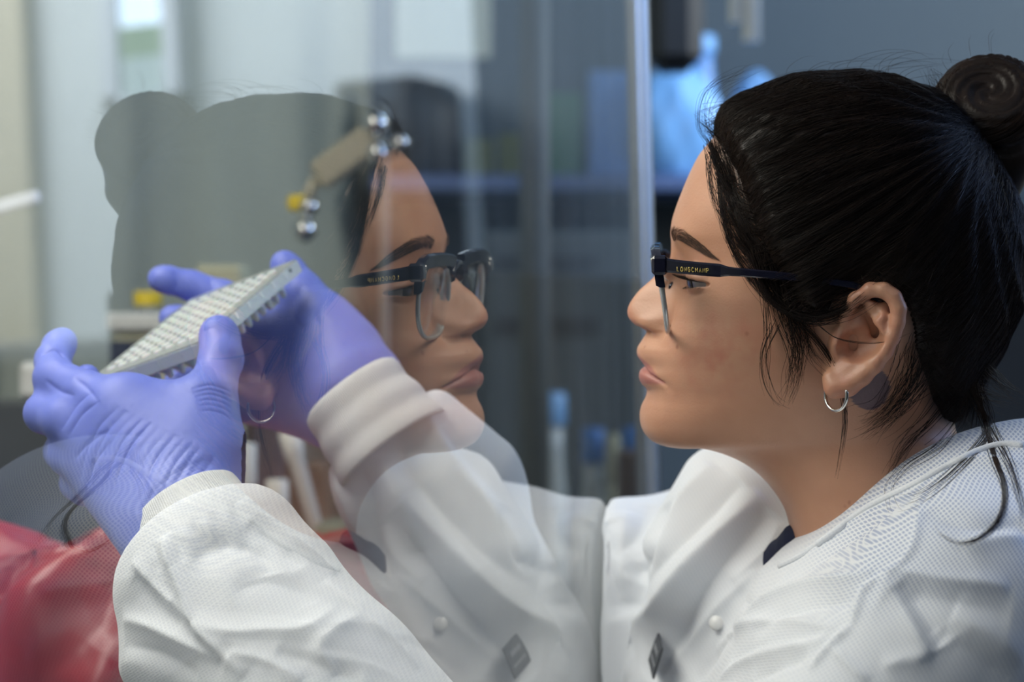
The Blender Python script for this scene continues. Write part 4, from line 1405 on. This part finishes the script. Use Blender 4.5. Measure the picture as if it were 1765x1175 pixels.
for p_, a_1, s_1 in (([(610, 790), (640, 860), (650, 940), (660, 1010)], -.005, .008), ([(650, 780), (690, 860), (720, 950)], .004, .007), ([(680, 700), (700, 790), (760, 880), (830, 980)], -.005, .008),
                     ([(720, 680), (760, 760), (840, 860), (900, 960)], .005, .007), ([(560, 790), (590, 850), (620, 920)], .004, .007), ([(760, 740), (810, 800), (880, 880)], -.004, .008)):
    S2.append((p_, a_1, s_1))
tV = folds(tV, tF, S2)
sleeve2 = np_mesh('coat_sleeve', tV, tF, COAT, coat, True, dict(open_weave=np.full(len(tV), .18)))


def cuff(c0, c1, r0, r1, squash, rings=None, name='knit_cuff', lip=.0):
    """ribbed knit cuff between two centres; elliptical"""
    c0, c1 = np.array(c0), np.array(c1)
    ax = unit(c1 - c0); nrm = unit(np.array([0, -1, 0]) - ax * (ax @ np.array([0, -1, 0]))); sd = np.cross(ax, nrm)
    n = 96; m = 26; V = []; rib = []
    for i in range(m):
        t = i / (m - 1)
        rr = r0 + (r1 - r0) * t
        if rings: rr += rings[0] * math.sin(t * math.pi * 2 * rings[1]) + .0
        e = min(t, 1 - t) * (m - 1)
        if i == 0: rr -= .002
        for k in range(n):
            a = 2 * math.pi * k / n
            V.append(c0 + (c1 - c0) * t + (sd * math.cos(a) + nrm * math.sin(a) * squash) * (rr + .0003 * math.sin(a * 3 + t * 4)))
            rib.append(a)
    V = np.array(V)
    i, k = np.meshgrid(np.arange(m - 1), np.arange(n), indexing='ij')
    k2 = (k + 1) % n
    F = np.stack([i * n + k, i * n + k2, (i + 1) * n + k2, (i + 1) * n + k], -1).reshape(-1, 4)
    o = np_mesh(name, V, F, KNIT, coat, True, dict(rib=rib))
    s = o.modifiers.new('thickness', 'SOLIDIFY'); s.thickness = .0018; s.offset = -1
    return o


cuff(P(318, 872, 1.285), P(368, 965, 1.268), .0300, .036, .86)
cuff(P(604, 672, 1.43), P(680, 775, 1.42), .0300, .036, .84, rings=(.0006, 2.5))

# hem around the neck opening, front placket band, snaps, shirt under the coat
def on_coat(px, py, lift=0.0):
    p = cast(coat_bvh, px, py)
    if p is None: p = P(px, py, 1.25)
    d = unit(CAMP - p)
    return p + d * lift
hem = [on_coat(x, y, .0005) for x, y in catmull([(1765, 768), (1730, 766), (1690, 776), (1640, 800), (1575, 835), (1500, 872), (1440, 915), (1385, 955), (1345, 975)], 60)]
MB().tube(hem, .0022, 10).build('neck_hem', COAT, coat)
over = []
for poly, cnt, spr in (([(1660, 640), (1690, 700), (1712, 780), (1731, 840), (1724, 890), (1690, 925), (1650, 934), (1615, 915), (1606, 895)], 34, 3),
                       ([(1664, 650), (1692, 690), (1700, 740), (1650, 800), (1590, 850), (1540, 862), (1530, 850)], 14, 6),
                       ([(1655, 650), (1660, 700), (1620, 760), (1560, 800), (1535, 840), (1545, 880), (1570, 890)], 9, 6),
                       ([(1680, 650), (1700, 720), (1740, 800), (1760, 870), (1765, 930)], 12, 8)):
    poly = np.array(poly, float)
    for _ in range(cnt):
        j0, j1, jm = RNG.normal(0, spr, 2), RNG.normal(0, spr, 2), RNG.normal(0, spr * .35, poly.shape)
        tt = np.linspace(0, 1, len(poly))[:, None]
        q = catmull(poly + j0 * (1 - tt) + j1 * tt + jm, 40)[:int(RNG.uniform(30, 40))]
        hp, pts, lastY = RNG.uniform(.0015, .004), [], None
        for x, y in q:
            c_ = cast(coat_bvh, x, y)
            Yh = HP(x, y, .035)[1]
            Y_ = Yh if c_ is None else min(Yh, c_[1] - hp)
            if lastY is not None: Y_ = lastY + (Y_ - lastY) * .35
            if c_ is not None: Y_ = min(Y_, c_[1] - .0008)
            lastY = Y_
            pts.append(P(x, y, Y_))
        over.append(np.array(pts))
strands('hair_curl', over, .00017, HAIRB, hair)
SNAP = plain('white_snap', (.80, .80, .79), .3)
for x, y in ((1235, 1073),):
    p = on_coat(x, y, .001); 
    MB().lathe(p, [(.0001, -.002), (.0042, -.001), (.0044, .0006), (.0034, .0018), (.0015, .0024), (.0001, .0026)], 24, unit(CAMP - p + np.array([-.5, 0, .2]))).build('snap_button', SNAP, coat)
SHIRT = plain('navy_shirt', (.010, .014, .045), .8)
f = Field(P(1300, 1010, 1.30) - .03, P(1420, 880, 1.30) + .04, .003)
f.union(f.cap(P(1374, 925, 1.315), P(1346, 965, 1.345), .0085, .0095), .006)
f.union(f.cap(P(1346, 965, 1.345), P(1350, 1010, 1.35), .0095, .012), .01)
xV, xF = f.nets(2)
shirt = np_mesh('navy_shirt', xV, xF, SHIRT, person)
# name badge on the far side of the chest
BAD = plain('badge_grey', (.045, .05, .06), .5); BADT = plain('badge_print', (.34, .35, .37), .5)
bT, bL, bR = P(1143, 1080, 1.411), P(1125, 1130, 1.421), P(1156, 1130, 1.370)
bs = unit(bT - bR); bn = unit(np.cross(bs, bL - bT)); bn = bn if bn @ N3 < 0 else -bn; bu = np.cross(bs, bn)
bp0 = (bL + bR) / 2 + bn * .0035
Mb = np.stack([bs, bn, bu], 1)
badge = MB().box(bp0, (.027, .0012, .020), Mb, .0005).build('name_badge', BAD)
tag(badge, 'small dark grey name badge with two pale lines, on the white coat', 'badge')
for dz, ww, hh, cnt in ((.0030, .0150, .0036, 8), (-.0038, .0185, .0022, 14)):
    m = MB()
    for i in range(cnt):
        m.box(bp0 + bu * dz + bn * .0007 + bs * ((i - cnt / 2 + .5) / cnt * ww), (ww / cnt * .6, .0003, hh * (.72 + .28 * ((i * 5) % 3 == 0))), Mb)
        m.box(bp0 + bu * dz - bn * .0007 + bs * ((i - cnt / 2 + .5) / cnt * ww), (ww / cnt * .6, .0003, hh * (.72 + .28 * ((i * 5) % 3 == 0))), Mb)
    m.build('badge_lettering', BADT, badge)


# ------------------------------------------------------------------ the well plate
def plate():
    KT = np.array([-.17705, 1.35394, CAMZ - .00066])       # top of the corner nearest the camera
    e1 = unit([-.82487, .49087, -.28041]); e2 = unit([.36496, .84120, .39898]); up = np.array([-.43173, -.22677, .87303])
    K0 = KT - up * .0085
    PL = plain('clear_polypropylene', (.90, .93, .93), .25, noise=.02, trans=.25, ior=1.25, spec=.6, sss=.2, sss_scale=.01)
    PW = plain('well_rim_plastic', (.93, .95, .95), .14, noise=.02, trans=.15, ior=1.3, coat=.5, sss=.5, sss_scale=.01)
    root = empty('well_plate', tuple(K0), 'translucent white 96-well PCR plate held tilted between the purple gloves', 'well plate')
    def q(a, b, c): return K0 + (e1 * a + e2 * b + up * c) / 1000
    M = np.stack([e1, e2, up], 1)
    A, B, Hh = 85.5, 127.0, 7.6
    sk = MB()
    # skirt walls and the top deck with its rim
    sk.box(q(A / 2, .6, Hh / 2), (A / 1000, .0012, Hh / 1000), M, .0003); sk.box(q(A / 2, B - .6, Hh / 2), (A / 1000, .0012, Hh / 1000), M, .0003)
    sk.box(q(.6, B / 2, Hh / 2), (.0012, B / 1000, Hh / 1000), M, .0003); sk.box(q(A - .6, B / 2, Hh / 2), (.0012, B / 1000, Hh / 1000), M, .0003)
    for i in range(1, 5): sk.box(q(A * i / 5 - 3, -.2, Hh * .70), (.0006, .0006, Hh * .55 / 1000), M)
    for i in range(1, 8): sk.box(q(-.2, B * i / 8 - 3, Hh * .70), (.0006, .0006, Hh * .55 / 1000), M)
    sk.build('skirt', PL, root)
    DK = plain('deck_polypropylene', (.40, .43, .43), .25, noise=.02, trans=.2, ior=1.25)
    MB().box(q(A / 2, B / 2, Hh + .4), ((A - .6) / 1000, (B - .6) / 1000, .0010), M, .0003).build('deck', DK, root)
    MB().box(q(-.25, B - 12, Hh * .72), (.0006, .0016, .0022), M).build('corner_mark', plain('mark_ink', (.03, .05, .09), .5), root)
    well = MB()
    z0 = Hh + .9
    # one well: raised ring above the deck and tapered tube with a round tip below
    prof = [(2.15, z0 + .7), (2.55, z0 + .9), (2.85, z0 + .6), (2.9, z0), (2.9, Hh - 1), (2.8, 2), (2.3, -4.5), (1.9, -7.2), (1.3, -8.4), (.4, -8.9), (.05, -8.95)]
    inner = [(2.2, z0 + 1.3), (2.35, z0), (2.2, 0), (1.2, -7)]
    well.lathe((0, 0, 0), [(r / 1000, z / 1000) for r, z in prof[::-1]], 16, (0, 0, 1))
    wm = None
    for i in range(8):
        for j in range(12):
            if wm is None:
                me = bpy.data.meshes.new('well')
                me.from_pydata(well.v, [], well.f)
                me.polygons.foreach_set('use_smooth', [True] * len(well.f))
                # open the mouth
                b = bmesh.new(); b.from_mesh(me)
                b.faces.ensure_lookup_table()
                for fc in list(b.faces):
                    if len(fc.verts) > 4 and fc.calc_center_median().z > .005:
                        r_ = bmesh.ops.inset_region(b, faces=[fc], thickness=.0001, depth=0)
                        bmesh.ops.translate(b, verts=fc.verts, vec=(0, 0, -.012))
                        bmesh.ops.scale(b, verts=fc.verts, vec=(.6, .6, 1))
                b.to_mesh(me); b.free()
                me.materials.append(PW)
                wm = me
            o = bpy.data.objects.new('well', wm)
            COL.objects.link(o); o.parent = root
            M4 = Matrix([[*M[r], 0] for r in range(3)] + [[0, 0, 0, 1]]).to_4x4()
            pos = q((A - 63) / 2 + 9 * i, (B - 99) / 2 + 9 * j, 0) - K0
            M4.translation = Vector(pos)
            o.matrix_local = M4
    return root


plate()


# ------------------------------------------------------------------ red waste bag
def red_bag():
    RED = plain('red_plastic_film', (.33, .008, .022), .30, noise=.15, scale=20, spec=.5)
    # a crumpled bag hanging open over a bin, standing inside the cabinet
    n, m = 140, 90
    c = P(300, 1165, 1.62)
    V = []
    for i in range(m):
        t = i / (m - 1)
        for k in range(n):
            a = 2 * math.pi * k / n
            r = .135 + .012 * math.sin(a * 3 + 1) + .006 * math.sin(a * 7 + 5 * t)
            prof = np.interp(t, [0, .25, .45, .6, 1], [.62, .90, 1.0, 1.12, 1.05])
            z = np.interp(t, [0, .25, .45, .6, 1], [.075, .088, .06, .0, -.188])
            # sharp film creases
            cr = abs(math.sin(a * 5 + 4 * t + math.sin(a * 3))) + .5 * abs(math.sin(a * 8 - 7 * t + 1)) + .6 * abs(math.sin(t * 9 + 3 * math.sin(a * 4)))
            rr = r * prof + .018 * (cr - 1)
            V.append(c + np.array([rr * math.cos(a) * 1.15, rr * math.sin(a), z + .012 * math.sin(a * 4 + 2) + .010 * abs(math.sin(a * 6 + 9 * t))]))
    V.append(c + np.array([0, 0, .06])); V = np.array(V)
    i, k = np.meshgrid(np.arange(m - 1), np.arange(n), indexing='ij'); k2 = (k + 1) % n
    F = np.stack([i * n + k, (i + 1) * n + k, (i + 1) * n + k2, i * n + k2], -1).reshape(-1, 4)
    T = np.array([[k_, (k_ + 1) % n, m * n] for k_ in range(n)])
    o = np_mesh('waste_bag', V, [F, T], RED, None, True)
    tag(o, 'crumpled glossy red biohazard bag below the purple gloves', 'bag')


red_bag()

# ------------------------------------------------------------------ the room
WALLD = plain('wall_slate_blue', (.068, .088, .103), .8)
WALLL = plain('wall_pale_grey', (.55, .60, .62), .8)
STEEL = plain('cabinet_steel', (.40, .385, .29), .45, noise=.1, scale=6)
DARK = plain('dark_grey', (.035, .038, .042), .6)


def slab(name, c, size, mat, rz=0.0, kind='structure'):
    M = np.array([[math.cos(rz), -math.sin(rz), 0], [math.sin(rz), math.cos(rz), 0], [0, 0, 1]])
    o = MB().box(c, size, M).build(name, mat)
    if kind: o['kind'] = kind
    return o


slab('wall_back', (-1.28, 3.60, 1.25), (4.36, .1, 2.6), WALLD)
slab('wall_alcove', (2.35, 3.60, 1.25), (2.90, .1, 2.6), WALLL)
slab('wall_left', (-3.45, 1.0, 1.25), (.1, 5.2, 2.6), WALLL)
slab('wall_right', (3.85, 1.0, 1.25), (.1, 5.2, 2.6), WALLL)
slab('wall_front', (.2, -1.55, 1.25), (7.4, .1, 2.6), WALLD)
slab('floor', (.2, 1.0, -.05), (7.4, 5.2, .1), plain('floor_vinyl', (.25, .26, .27), .5))
slab('ceiling', (.2, 1.0, 2.6), (7.4, 5.2, .1), plain('ceiling_tile', (.75, .76, .77), .9))

# tall narrow window behind the person, mirrored in the sash
WX, wy = 1.455, 3.53
win = empty('window_1', (WX, wy, 1.95), None, None); win['kind'] = 'structure'
SKYP = mat_emit('daylight_pane', (.62, .80, 1.0), 5.0); TREES = mat_emit('green_outside', (.32, .52, .36), 1.8); LAWN = mat_emit('pale_outside', (.45, .62, .66), 2.4)
WFR = plain('window_frame_paint', (.50, .55, .62), .5)
for nm_, z0_, z1_, mt in (('upper_pane', 1.86, 2.46, SKYP), ('middle_pane', 1.81, 1.86, TREES), ('lower_pane', 1.745, 1.81, LAWN)):
    MB().box((WX, wy - .002, (z0_ + z1_) / 2), (.085, .012, z1_ - z0_), None).build(nm_, mt, win)
m = MB()
for dx in (-.055, .055): m.box((WX + dx, wy - .01, 2.1), (.025, .04, .76))
for z_ in (1.73, 2.475): m.box((WX, wy - .01, z_), (.135, .04, .03))
m.build('window_frame', WFR, win)
TAN = plain('tan_door_paint', (.50, .45, .32), .6)
dr = empty('added_tan_door', (2.25, 3.53, 0), None, None); dr['kind'] = 'structure'  # unseen door added so its tan warms the mirrored left edge
MB().box((2.25, 3.53, 1.05), (1.15, .03, 2.1), None, .004).build('door_leaf', TAN, dr)
MB().tube([(1.76, 3.47, 1.0), (1.76, 3.47, 1.2)], .01, 12).build('door_handle', METAL, dr)
MB().box((2.25, 3.53, 2.36), (1.15, .03, .46), None, .004).build('transom_panel', TAN, dr)
lc = empty('added_dark_cabinet', (1.45, 3.25, 0), 'dark low storage cabinet against the pale wall, mirrored in the sash', 'cabinet')  # unseen block added to darken the lower part of the mirrored room
MB().box((1.46, 3.27, .66), (.46, .5, 1.32), None, .01).build('body', DARK, lc)
MB().box((1.46, 3.255, 1.335), (.48, .54, .03), None, .005).build('top', plain('laminate_top', (.16, .17, .18), .4), lc)
tc_ = empty('added_dark_locker', (.99, 3.45, 0), 'tall dark locker mirrored faintly in front of the mirrored nose', 'locker')  # unseen block added to darken the mirrored wall beside the face
MB().box((.99, 3.45, .86), (.14, .18, 1.72), None, .01).build('body', GREY_ := plain('locker_grey', (.05, .058, .064), .6), tc_)
MB().box((.99, 3.353, .9), (.12, .014, 1.6), None, .004).build('door', GREY_, tc_)

# safety cabinet shell behind the sash
cab = empty('safety_cabinet', tuple(gp(.3, LO, -.55)), 'steel biosafety cabinet with beige back panel behind the glass sash', 'biosafety cabinet')
MgN = np.stack([GT, GN, [0, 0, 1.]], 1)
def gq(t, d, z):
    q = g0 + GT * t + GN * d; q = q.copy(); q[2] = z; return q
MB().box(gq(.53, -.62, 1.45), (3.18, .02, 1.25), MgN, .004).build('back_panel', STEEL, cab)
WORKTOP = plain('worktop_steel', (.20, .21, .22), .35, metal=.6)
MB().box(gq(-.05, -.315, .85), (2.06, .59, .03), MgN, .004).build('worktop', WORKTOP, cab)
MB().box(gq(-.05, -.33, .42), (2.02, .54, .832), MgN, .004).build('base_unit', DARK, cab)
MB().box(gq(-1.06, -.325, 1.49), (.02, .58, 1.25), MgN, .004).build('side_panel', STEEL, cab)


# ------------------------------------------------------------------ things in the cabinet and on the bench behind, all out of focus
WT = .866                                                   # worktop height
def px_box(name, x0, x1, ytop, Y, zb, depth, mat, label, cat, group=None, extra=None):
    """upright box standing at height zb whose front shows between the pixels x0..x1 with its top at ytop"""
    a, b = P(x0, ytop, Y), P(x1, ytop, Y)
    root = empty(name, ((a[0] + b[0]) / 2, Y + depth / 2, zb), label, cat, group)
    MB().box(((a[0] + b[0]) / 2, Y + depth / 2, (a[2] + zb) / 2), (b[0] - a[0], depth, a[2] - zb), None, .004).build('body', mat, root)
    if extra: extra(root, a, b, Y)
    return root


def px_bottle(name, x, wpx, ytop, Y, zb, mat, cap, label, cat='bottle', capfrac=.16, neck=.55, group=None):
    t = P(x, ytop, Y); r = wpx / 2 / FPX * Y; h = t[2] - zb
    root = empty(name, (t[0], Y, zb), label, cat, group)
    ch = max(.012, h * capfrac)
    b_ = h - ch
    MB().lathe((t[0], Y, zb), [(r * .9, 0), (r, .006), (r, b_ * .72), (r * .9, b_ * .80), (r * neck, b_ * .90), (r * neck, b_)], 28).build('body', mat, root)
    MB().lathe((t[0], Y, zb + b_), [(r * neck * 1.15, 0), (r * neck * 1.2, .002), (r * neck * 1.2, ch - .002), (r * neck * 1.05, ch)], 28).build('cap', cap, root)
    return root


WHITE = plain('white_plastic', (.72, .73, .70), .4); CREAM = plain('cream_card', (.55, .54, .38), .6)
NAVY = plain('navy_plastic', (.015, .025, .06), .5); YEL = plain('yellow_plastic', (.80, .60, .02), .4)
OLIVE = plain('olive_card', (.10, .11, .03), .7); BLUE = plain('blue_plastic', (.05, .22, .62), .4); PBLUE = plain('pale_blue_film', (.22, .48, .85), .35)
GREEN = plain('green_plastic', (.06, .16, .09), .5); GREY = plain('grey_enamel', (.085, .10, .105), .5); BROWN = plain('brown_card', (.12, .07, .04), .7)
CHROME = plain('chrome_knob', (.85, .86, .87), .08, metal=1.0); BEIGE = plain('beige_enamel', (.42, .39, .30), .4)
CLEARW = plain('frosted_tube', (.55, .60, .62), .3)

# left part of the cabinet
px_box('instrument', -30, 175, 690, 1.93, WT, .055, plain('instrument_grey', (.045, .05, .05), .5), 'dark grey instrument behind the fingers at the left edge', 'instrument')
px_box('white_box', 32, 74, 624, 1.94, P(50, 690, 1.93)[2] + .0005, .035, WHITE, 'small white box standing left of the curled index finger', 'box')
def tray_parts(root, a, b, Y):
    MB().box(((a[0] + b[0]) / 2, Y + .035, a[2] + .0085), (b[0] - a[0] + .006, .085, .016), None, .003).build('white_lid', WHITE, root)
    MB().box((a[0] + .014, Y - .002, a[2] - .030), (.028, .004, .045), None, .001).build('dark_window', NAVY, root)
px_box('heat_block', 190, 332, 572, 2.08, WT, .07, CREAM, 'cream instrument with a white lid, under the yellow capped vial', 'instrument', None, tray_parts)
vz = P(255, 572, 2.1)[2] + .0165
px_bottle('capped_vial', 255, 46, 502, 2.115, vz, CLEARW, YEL, 'small vial with a bright yellow cap on the white lid', 'vial', .66, .9)
px_box('cream_carton', 336, 418, 456, 2.10, WT, .07, CREAM, 'tall cream carton behind the pointing gloved finger', 'carton')
# clamp stand with chrome knobs
st = P(662, 250, 2.10)
stand = empty('clamp_stand', (st[0], 2.10, WT), 'clamp stand with beige arm and bright chrome knobs by the mirrored forehead', 'clamp stand')
MB().box((st[0], 2.10, WT + .006), (.10, .10, .012), None, .003).build('base', DARK, stand)
MB().tube([(st[0], 2.10, WT + .01), (st[0], 2.10, 1.505)], .0045, 12).build('rod', GREY, stand)
a_, b_ = P(655, 228, 2.08), P(545, 308, 2.08)
d_ = unit(b_ - a_); nn = np.cross(d_, [0, 1, 0])
arm = MB().box((a_ + b_) / 2, (.066, .018, .027), np.stack([d_, [0, 1, 0], nn], 1), .004).build('arm', BEIGE, stand)
MB().tube([P(545, 308, 2.08), P(525, 352, 2.08)], .006, 10).build('arm_link', BEIGE, stand)
for x, y, r in ((647, 214, .0120), (650, 264, .0100), (532, 356, .0085), (524, 396, .0105), (690, 246, .008)):
    MB().lathe(P(x, y, 2.055), [(.0001, -r), (r * .7, -r * .7), (r, 0), (r * .7, r * .7), (.0001, r)], 20, (0, -1, 0)).build('knob', CHROME, stand)
MB().box(P(512, 350, 2.065), (.016, .014, .014), None, .003).build('yellow_grip', YEL, stand)
# lower clutter seen between the hands
px_bottle('white_bottle', 424, 38, 764, 2.00, WT, WHITE, WHITE, 'slim white bottle just right of the near wrist', 'bottle', .1, .8)
px_box('navy_rack', 432, 482, 690, 2.12, WT, .06, NAVY, 'dark navy rack between the two gloved hands', 'rack')
px_bottle('squat_bottle', 478, 46, 826, 1.98, WT, CLEARW, WHITE, 'squat frosted bottle with white cap below the far hand', 'bottle', .12, .7)
pa, pb = P(497, 742, 1.96), P(566, 985, 1.96)
pip = MB().tube([pa, pa + (pb - pa) * .16, pa + (pb - pa) * .2, pb + (pb - pa) * .5], [.0085, .0085, .0065, .0050], 12).build('pipette', WHITE)
tag(pip, 'white pipette leaning below the far cuff', 'pipette')
px_box('green_tray', 540, 640, 905, 1.90, WT, .08, plain('grey_green_plastic', (.12, .16, .11), .6), 'grey green tray below the leaning white pipette', 'tray')
px_box('brown_carton', 455, 560, 800, 2.20, WT, .07, BROWN, 'brown carton in shadow behind the leaning pipette', 'carton')
# thin pale slanted bar in front of the steel back
ra, rb_ = P(-20, 362, 2.02), P(66, 338, 2.02)
d_ = unit(rb_ - ra)
MB().box((ra + rb_) / 2 + np.array([0, .0, 0]), (.046, .006, .011), np.stack([d_, [0, 1, 0], np.cross(d_, [0, 1, 0])], 1), .002).build('pale_bar', plain('pale_bar', (.75, .82, .95), .3), cab)

# bench along the back wall with a long instrument, reagent bottles and a wall shelf
bench = empty('lab_bench', (.25, 3.1, 0), 'long dark laboratory bench along the slate blue back wall', 'bench')
MB().box((.345, 3.05, .905), (.99, .95, .03), None, .004).build('bench_top', DARK, bench)
MB().box((.345, 3.08, .445), (.95, .85, .89), None, .004).build('base_cabinet', GREY, bench)
BT = .921
def slots(root, a, b, Y):
    for y0, y1 in ((440, 462), (545, 575)):
        p, q = P(a_x0 + 20, y0, Y), P(a_x1 - 60, y1, Y)
        MB().box(((p[0] + q[0]) / 2, Y - .001, (p[2] + q[2]) / 2), (q[0] - p[0], .004, p[2] - q[2]), None, .001).build('dark_slot', DARK, root)
a_x0, a_x1 = 835, 1092
px_box('tall_instrument', 835, 1092, 398, 3.00, BT, .40, GREY, 'large grey instrument with dark slots between the two faces', 'instrument', None, slots)
for x, y, c_, b2, lb in ((1022, 738, BLUE, CLEARW, 'frosted reagent bottle with blue cap, left of the cream capped tube'), (1092, 736, BLUE, CLEARW, 'frosted reagent bottle with blue cap, nearest the chin')):
    px_bottle('reagent_bottle', x, 52, y, 2.72, BT, b2, c_, lb, 'bottle', .14, .62)
px_bottle('tall_tube', 1056, 24, 748, 2.70, BT, CREAM, CREAM, 'slim cream tube between the two blue capped bottles', 'tube', .2, .9)
px_bottle('pale_jar', 950, 54, 676, 2.78, BT, CLEARW, PBLUE, 'pale jar with light blue cap between the chins', 'jar', .12, .8)
px_box('brown_box', 1066, 1120, 778, 2.62, BT, .06, BROWN, 'brown box below the blue capped bottles', 'box')
# shelf
SZ = P(900, 300, 3.30)[2]
sx0, sx1 = P(640, 300, 3.3)[0], P(1330, 300, 3.3)[0]
shelf = empty('wall_shelf', ((sx0 + sx1) / 2, 3.5, SZ), 'wall shelf carrying blurred boxes and blue bags', 'shelf')
SHB = plain('shelf_blue_grey', (.10, .15, .30), .35)
MB().box(((sx0 + sx1) / 2, 3.42, SZ - .012), (sx1 - sx0, .24, .022), None, .003).build('board', SHB, shelf)
for x in (sx0 + .05, (sx0 + sx1) / 2, sx1 - .05): MB().box((x, 3.50, SZ - .055), (.02, .09, .06), None, .003).build('bracket', DARK, shelf)
z1 = SZ + .0005
px_box('olive_box', 800, 848, 238, 3.34, z1, .10, OLIVE, 'left one of two olive boxes side by side on the shelf', 'box', 'olive boxes on the shelf')
px_box('olive_box', 856, 908, 230, 3.34, z1, .10, OLIVE, 'right one of two olive boxes side by side on the shelf', 'box', 'olive boxes on the shelf')
px_box('green_box', 940, 1002, 160, 3.36, z1, .10, GREEN, 'green box on the shelf beside the blue carton', 'box')
px_box('blue_carton', 1014, 1108, 122, 3.36, z1, .10, plain('light_blue_card', (.16, .30, .60), .5), 'light blue carton on the shelf behind the sash edge', 'carton')
px_bottle('round_flask', 722, 150, 128, 3.38, z1, DARK, DARK, 'wide dark flask on the shelf above the mirrored forehead', 'flask', .10, .5)
# crumpled pale blue bags
def film_bag(x, y, wpx, hpx, Y, zb, seed, label, mat):
    rg = np.random.default_rng(seed)
    c = P(x, y, Y); rx = wpx / 2 / FPX * Y; h = (c[2] + hpx / 2 / FPX * Y) - zb
    n, m_ = 60, 40; V = []
    ph = rg.uniform(0, 6, 4)
    for i in range(m_):
        t = i / (m_ - 1)
        pr = max(.02, math.sin(math.pi * (.12 + .88 * t) ) ** .6) if t < 1 else .02
        for k in range(n):
            a = 2 * math.pi * k / n
            cr = 1 + .12 * abs(math.sin(a * 2.5 + ph[0] + 3 * t)) + .08 * abs(math.sin(a * 4 - 6 * t + ph[1])) - .1
            V.append((c[0] + rx * pr * cr * math.cos(a) + .1 * rx * math.sin(3 * t + ph[2]), Y + .6 * rx * pr * cr * math.sin(a), zb + h * t))
    V = np.array(V)
    i, k = np.meshgrid(np.arange(m_ - 1), np.arange(n), indexing='ij'); k2 = (k + 1) % n
    F = np.stack([i * n + k, i * n + k2, (i + 1) * n + k2, (i + 1) * n + k], -1).reshape(-1, 4)
    cap0 = np.array([[0 * n + q for q in range(n)][::-1]]); cap1 = np.array([[(m_ - 1) * n + q for q in range(n)]])
    o = np_mesh('glove_bag', V, [F, cap0, cap1], mat, None, True)
    return tag(o, label, 'bag', 'pale blue bags on the shelf')
film_bag(1168, 180, 140, 160, 3.34, z1, 1, 'brightest pale blue bag, just right of the sash edge', PBLUE)
film_bag(1300, 190, 100, 140, 3.36, z1, 2, 'duller blue bag on the shelf above the hairline', plain('dull_blue_film', (.14, .30, .55), .4))
px_bottle('blue_ball_jar', 1207, 54, 62, 3.44, z1, plain('mid_blue_plastic', (.13, .30, .62), .35), PBLUE, 'tall blue jar behind the pale blue bags', 'jar', .12, .8)
# black equipment hanging from the ceiling and bright tubes beside it
t_ = P(1175, 110, 3.1)
mon = empty('black_monitor', (t_[0], 3.1, 2.55), 'black equipment box hanging above the pale blue bags', 'monitor')
a, b = P(1118, 118, 3.05), P(1216, -60, 3.05)
MB().box(((a[0] + b[0]) / 2, 3.10, (a[2] + b[2]) / 2 + .05), (b[0] - a[0], .08, b[2] - a[2] + .1), None, .02).build('housing', plain('black_plastic', (.006, .008, .012), .5), mon)
zt_ = (a[2] + b[2]) / 2 + .05 + (b[2] - a[2] + .1) / 2
MB().tube([((a[0] + b[0]) / 2, 3.1, zt_ - .005), ((a[0] + b[0]) / 2, 3.1, 2.552)], .015, 12).build('ceiling_pole', DARK, mon)
for x, w_, y in ((1268, .0075, 40), (1295, .010, 72)):
    p = P(x, y, 2.6)
    o = MB().tube([(p[0], 2.6, p[2]), (p[0], 2.6, 2.55)], w_, 16).build('hanging_tube', plain('glossy_tube_%d' % x, (.80, .90, .95), .12, coat=1.0))
    tag(o, 'left, shorter bright hanging tube above the shelf' if x < 1280 else 'right, longer bright hanging tube above the shelf', 'tube', 'bright hanging tubes')
# notice on the wall, service pole
p, q = P(682, 98, 3.54), P(846, -70, 3.54)
notice = MB().box(((p[0] + q[0]) / 2, 3.545, (p[2] + q[2]) / 2), (q[0] - p[0], .004, q[2] - p[2]), None).build('paper_notice', plain('aged_paper', (.62, .62, .50), .7))
tag(notice, 'blank pale paper notice high on the wall above the mirrored forehead', 'notice')
p = P(922, 300, 2.52)
pole = MB().tube([(p[0], 2.53, .0), (p[0], 2.53, 2.55)], .016, 16).build('service_pole', GREY)
tag(pole, 'slim grey vertical service pole between the two faces', 'pole')

px_box('dark_backdrop', 1560, 2300, 440, 1.98, 0.0, .52, plain('dark_backdrop_paint', (.018, .024, .032), .5), 'dark upright appliance behind the back of the head at the right edge', 'appliance')  # added dark box that deepens the tone behind the head
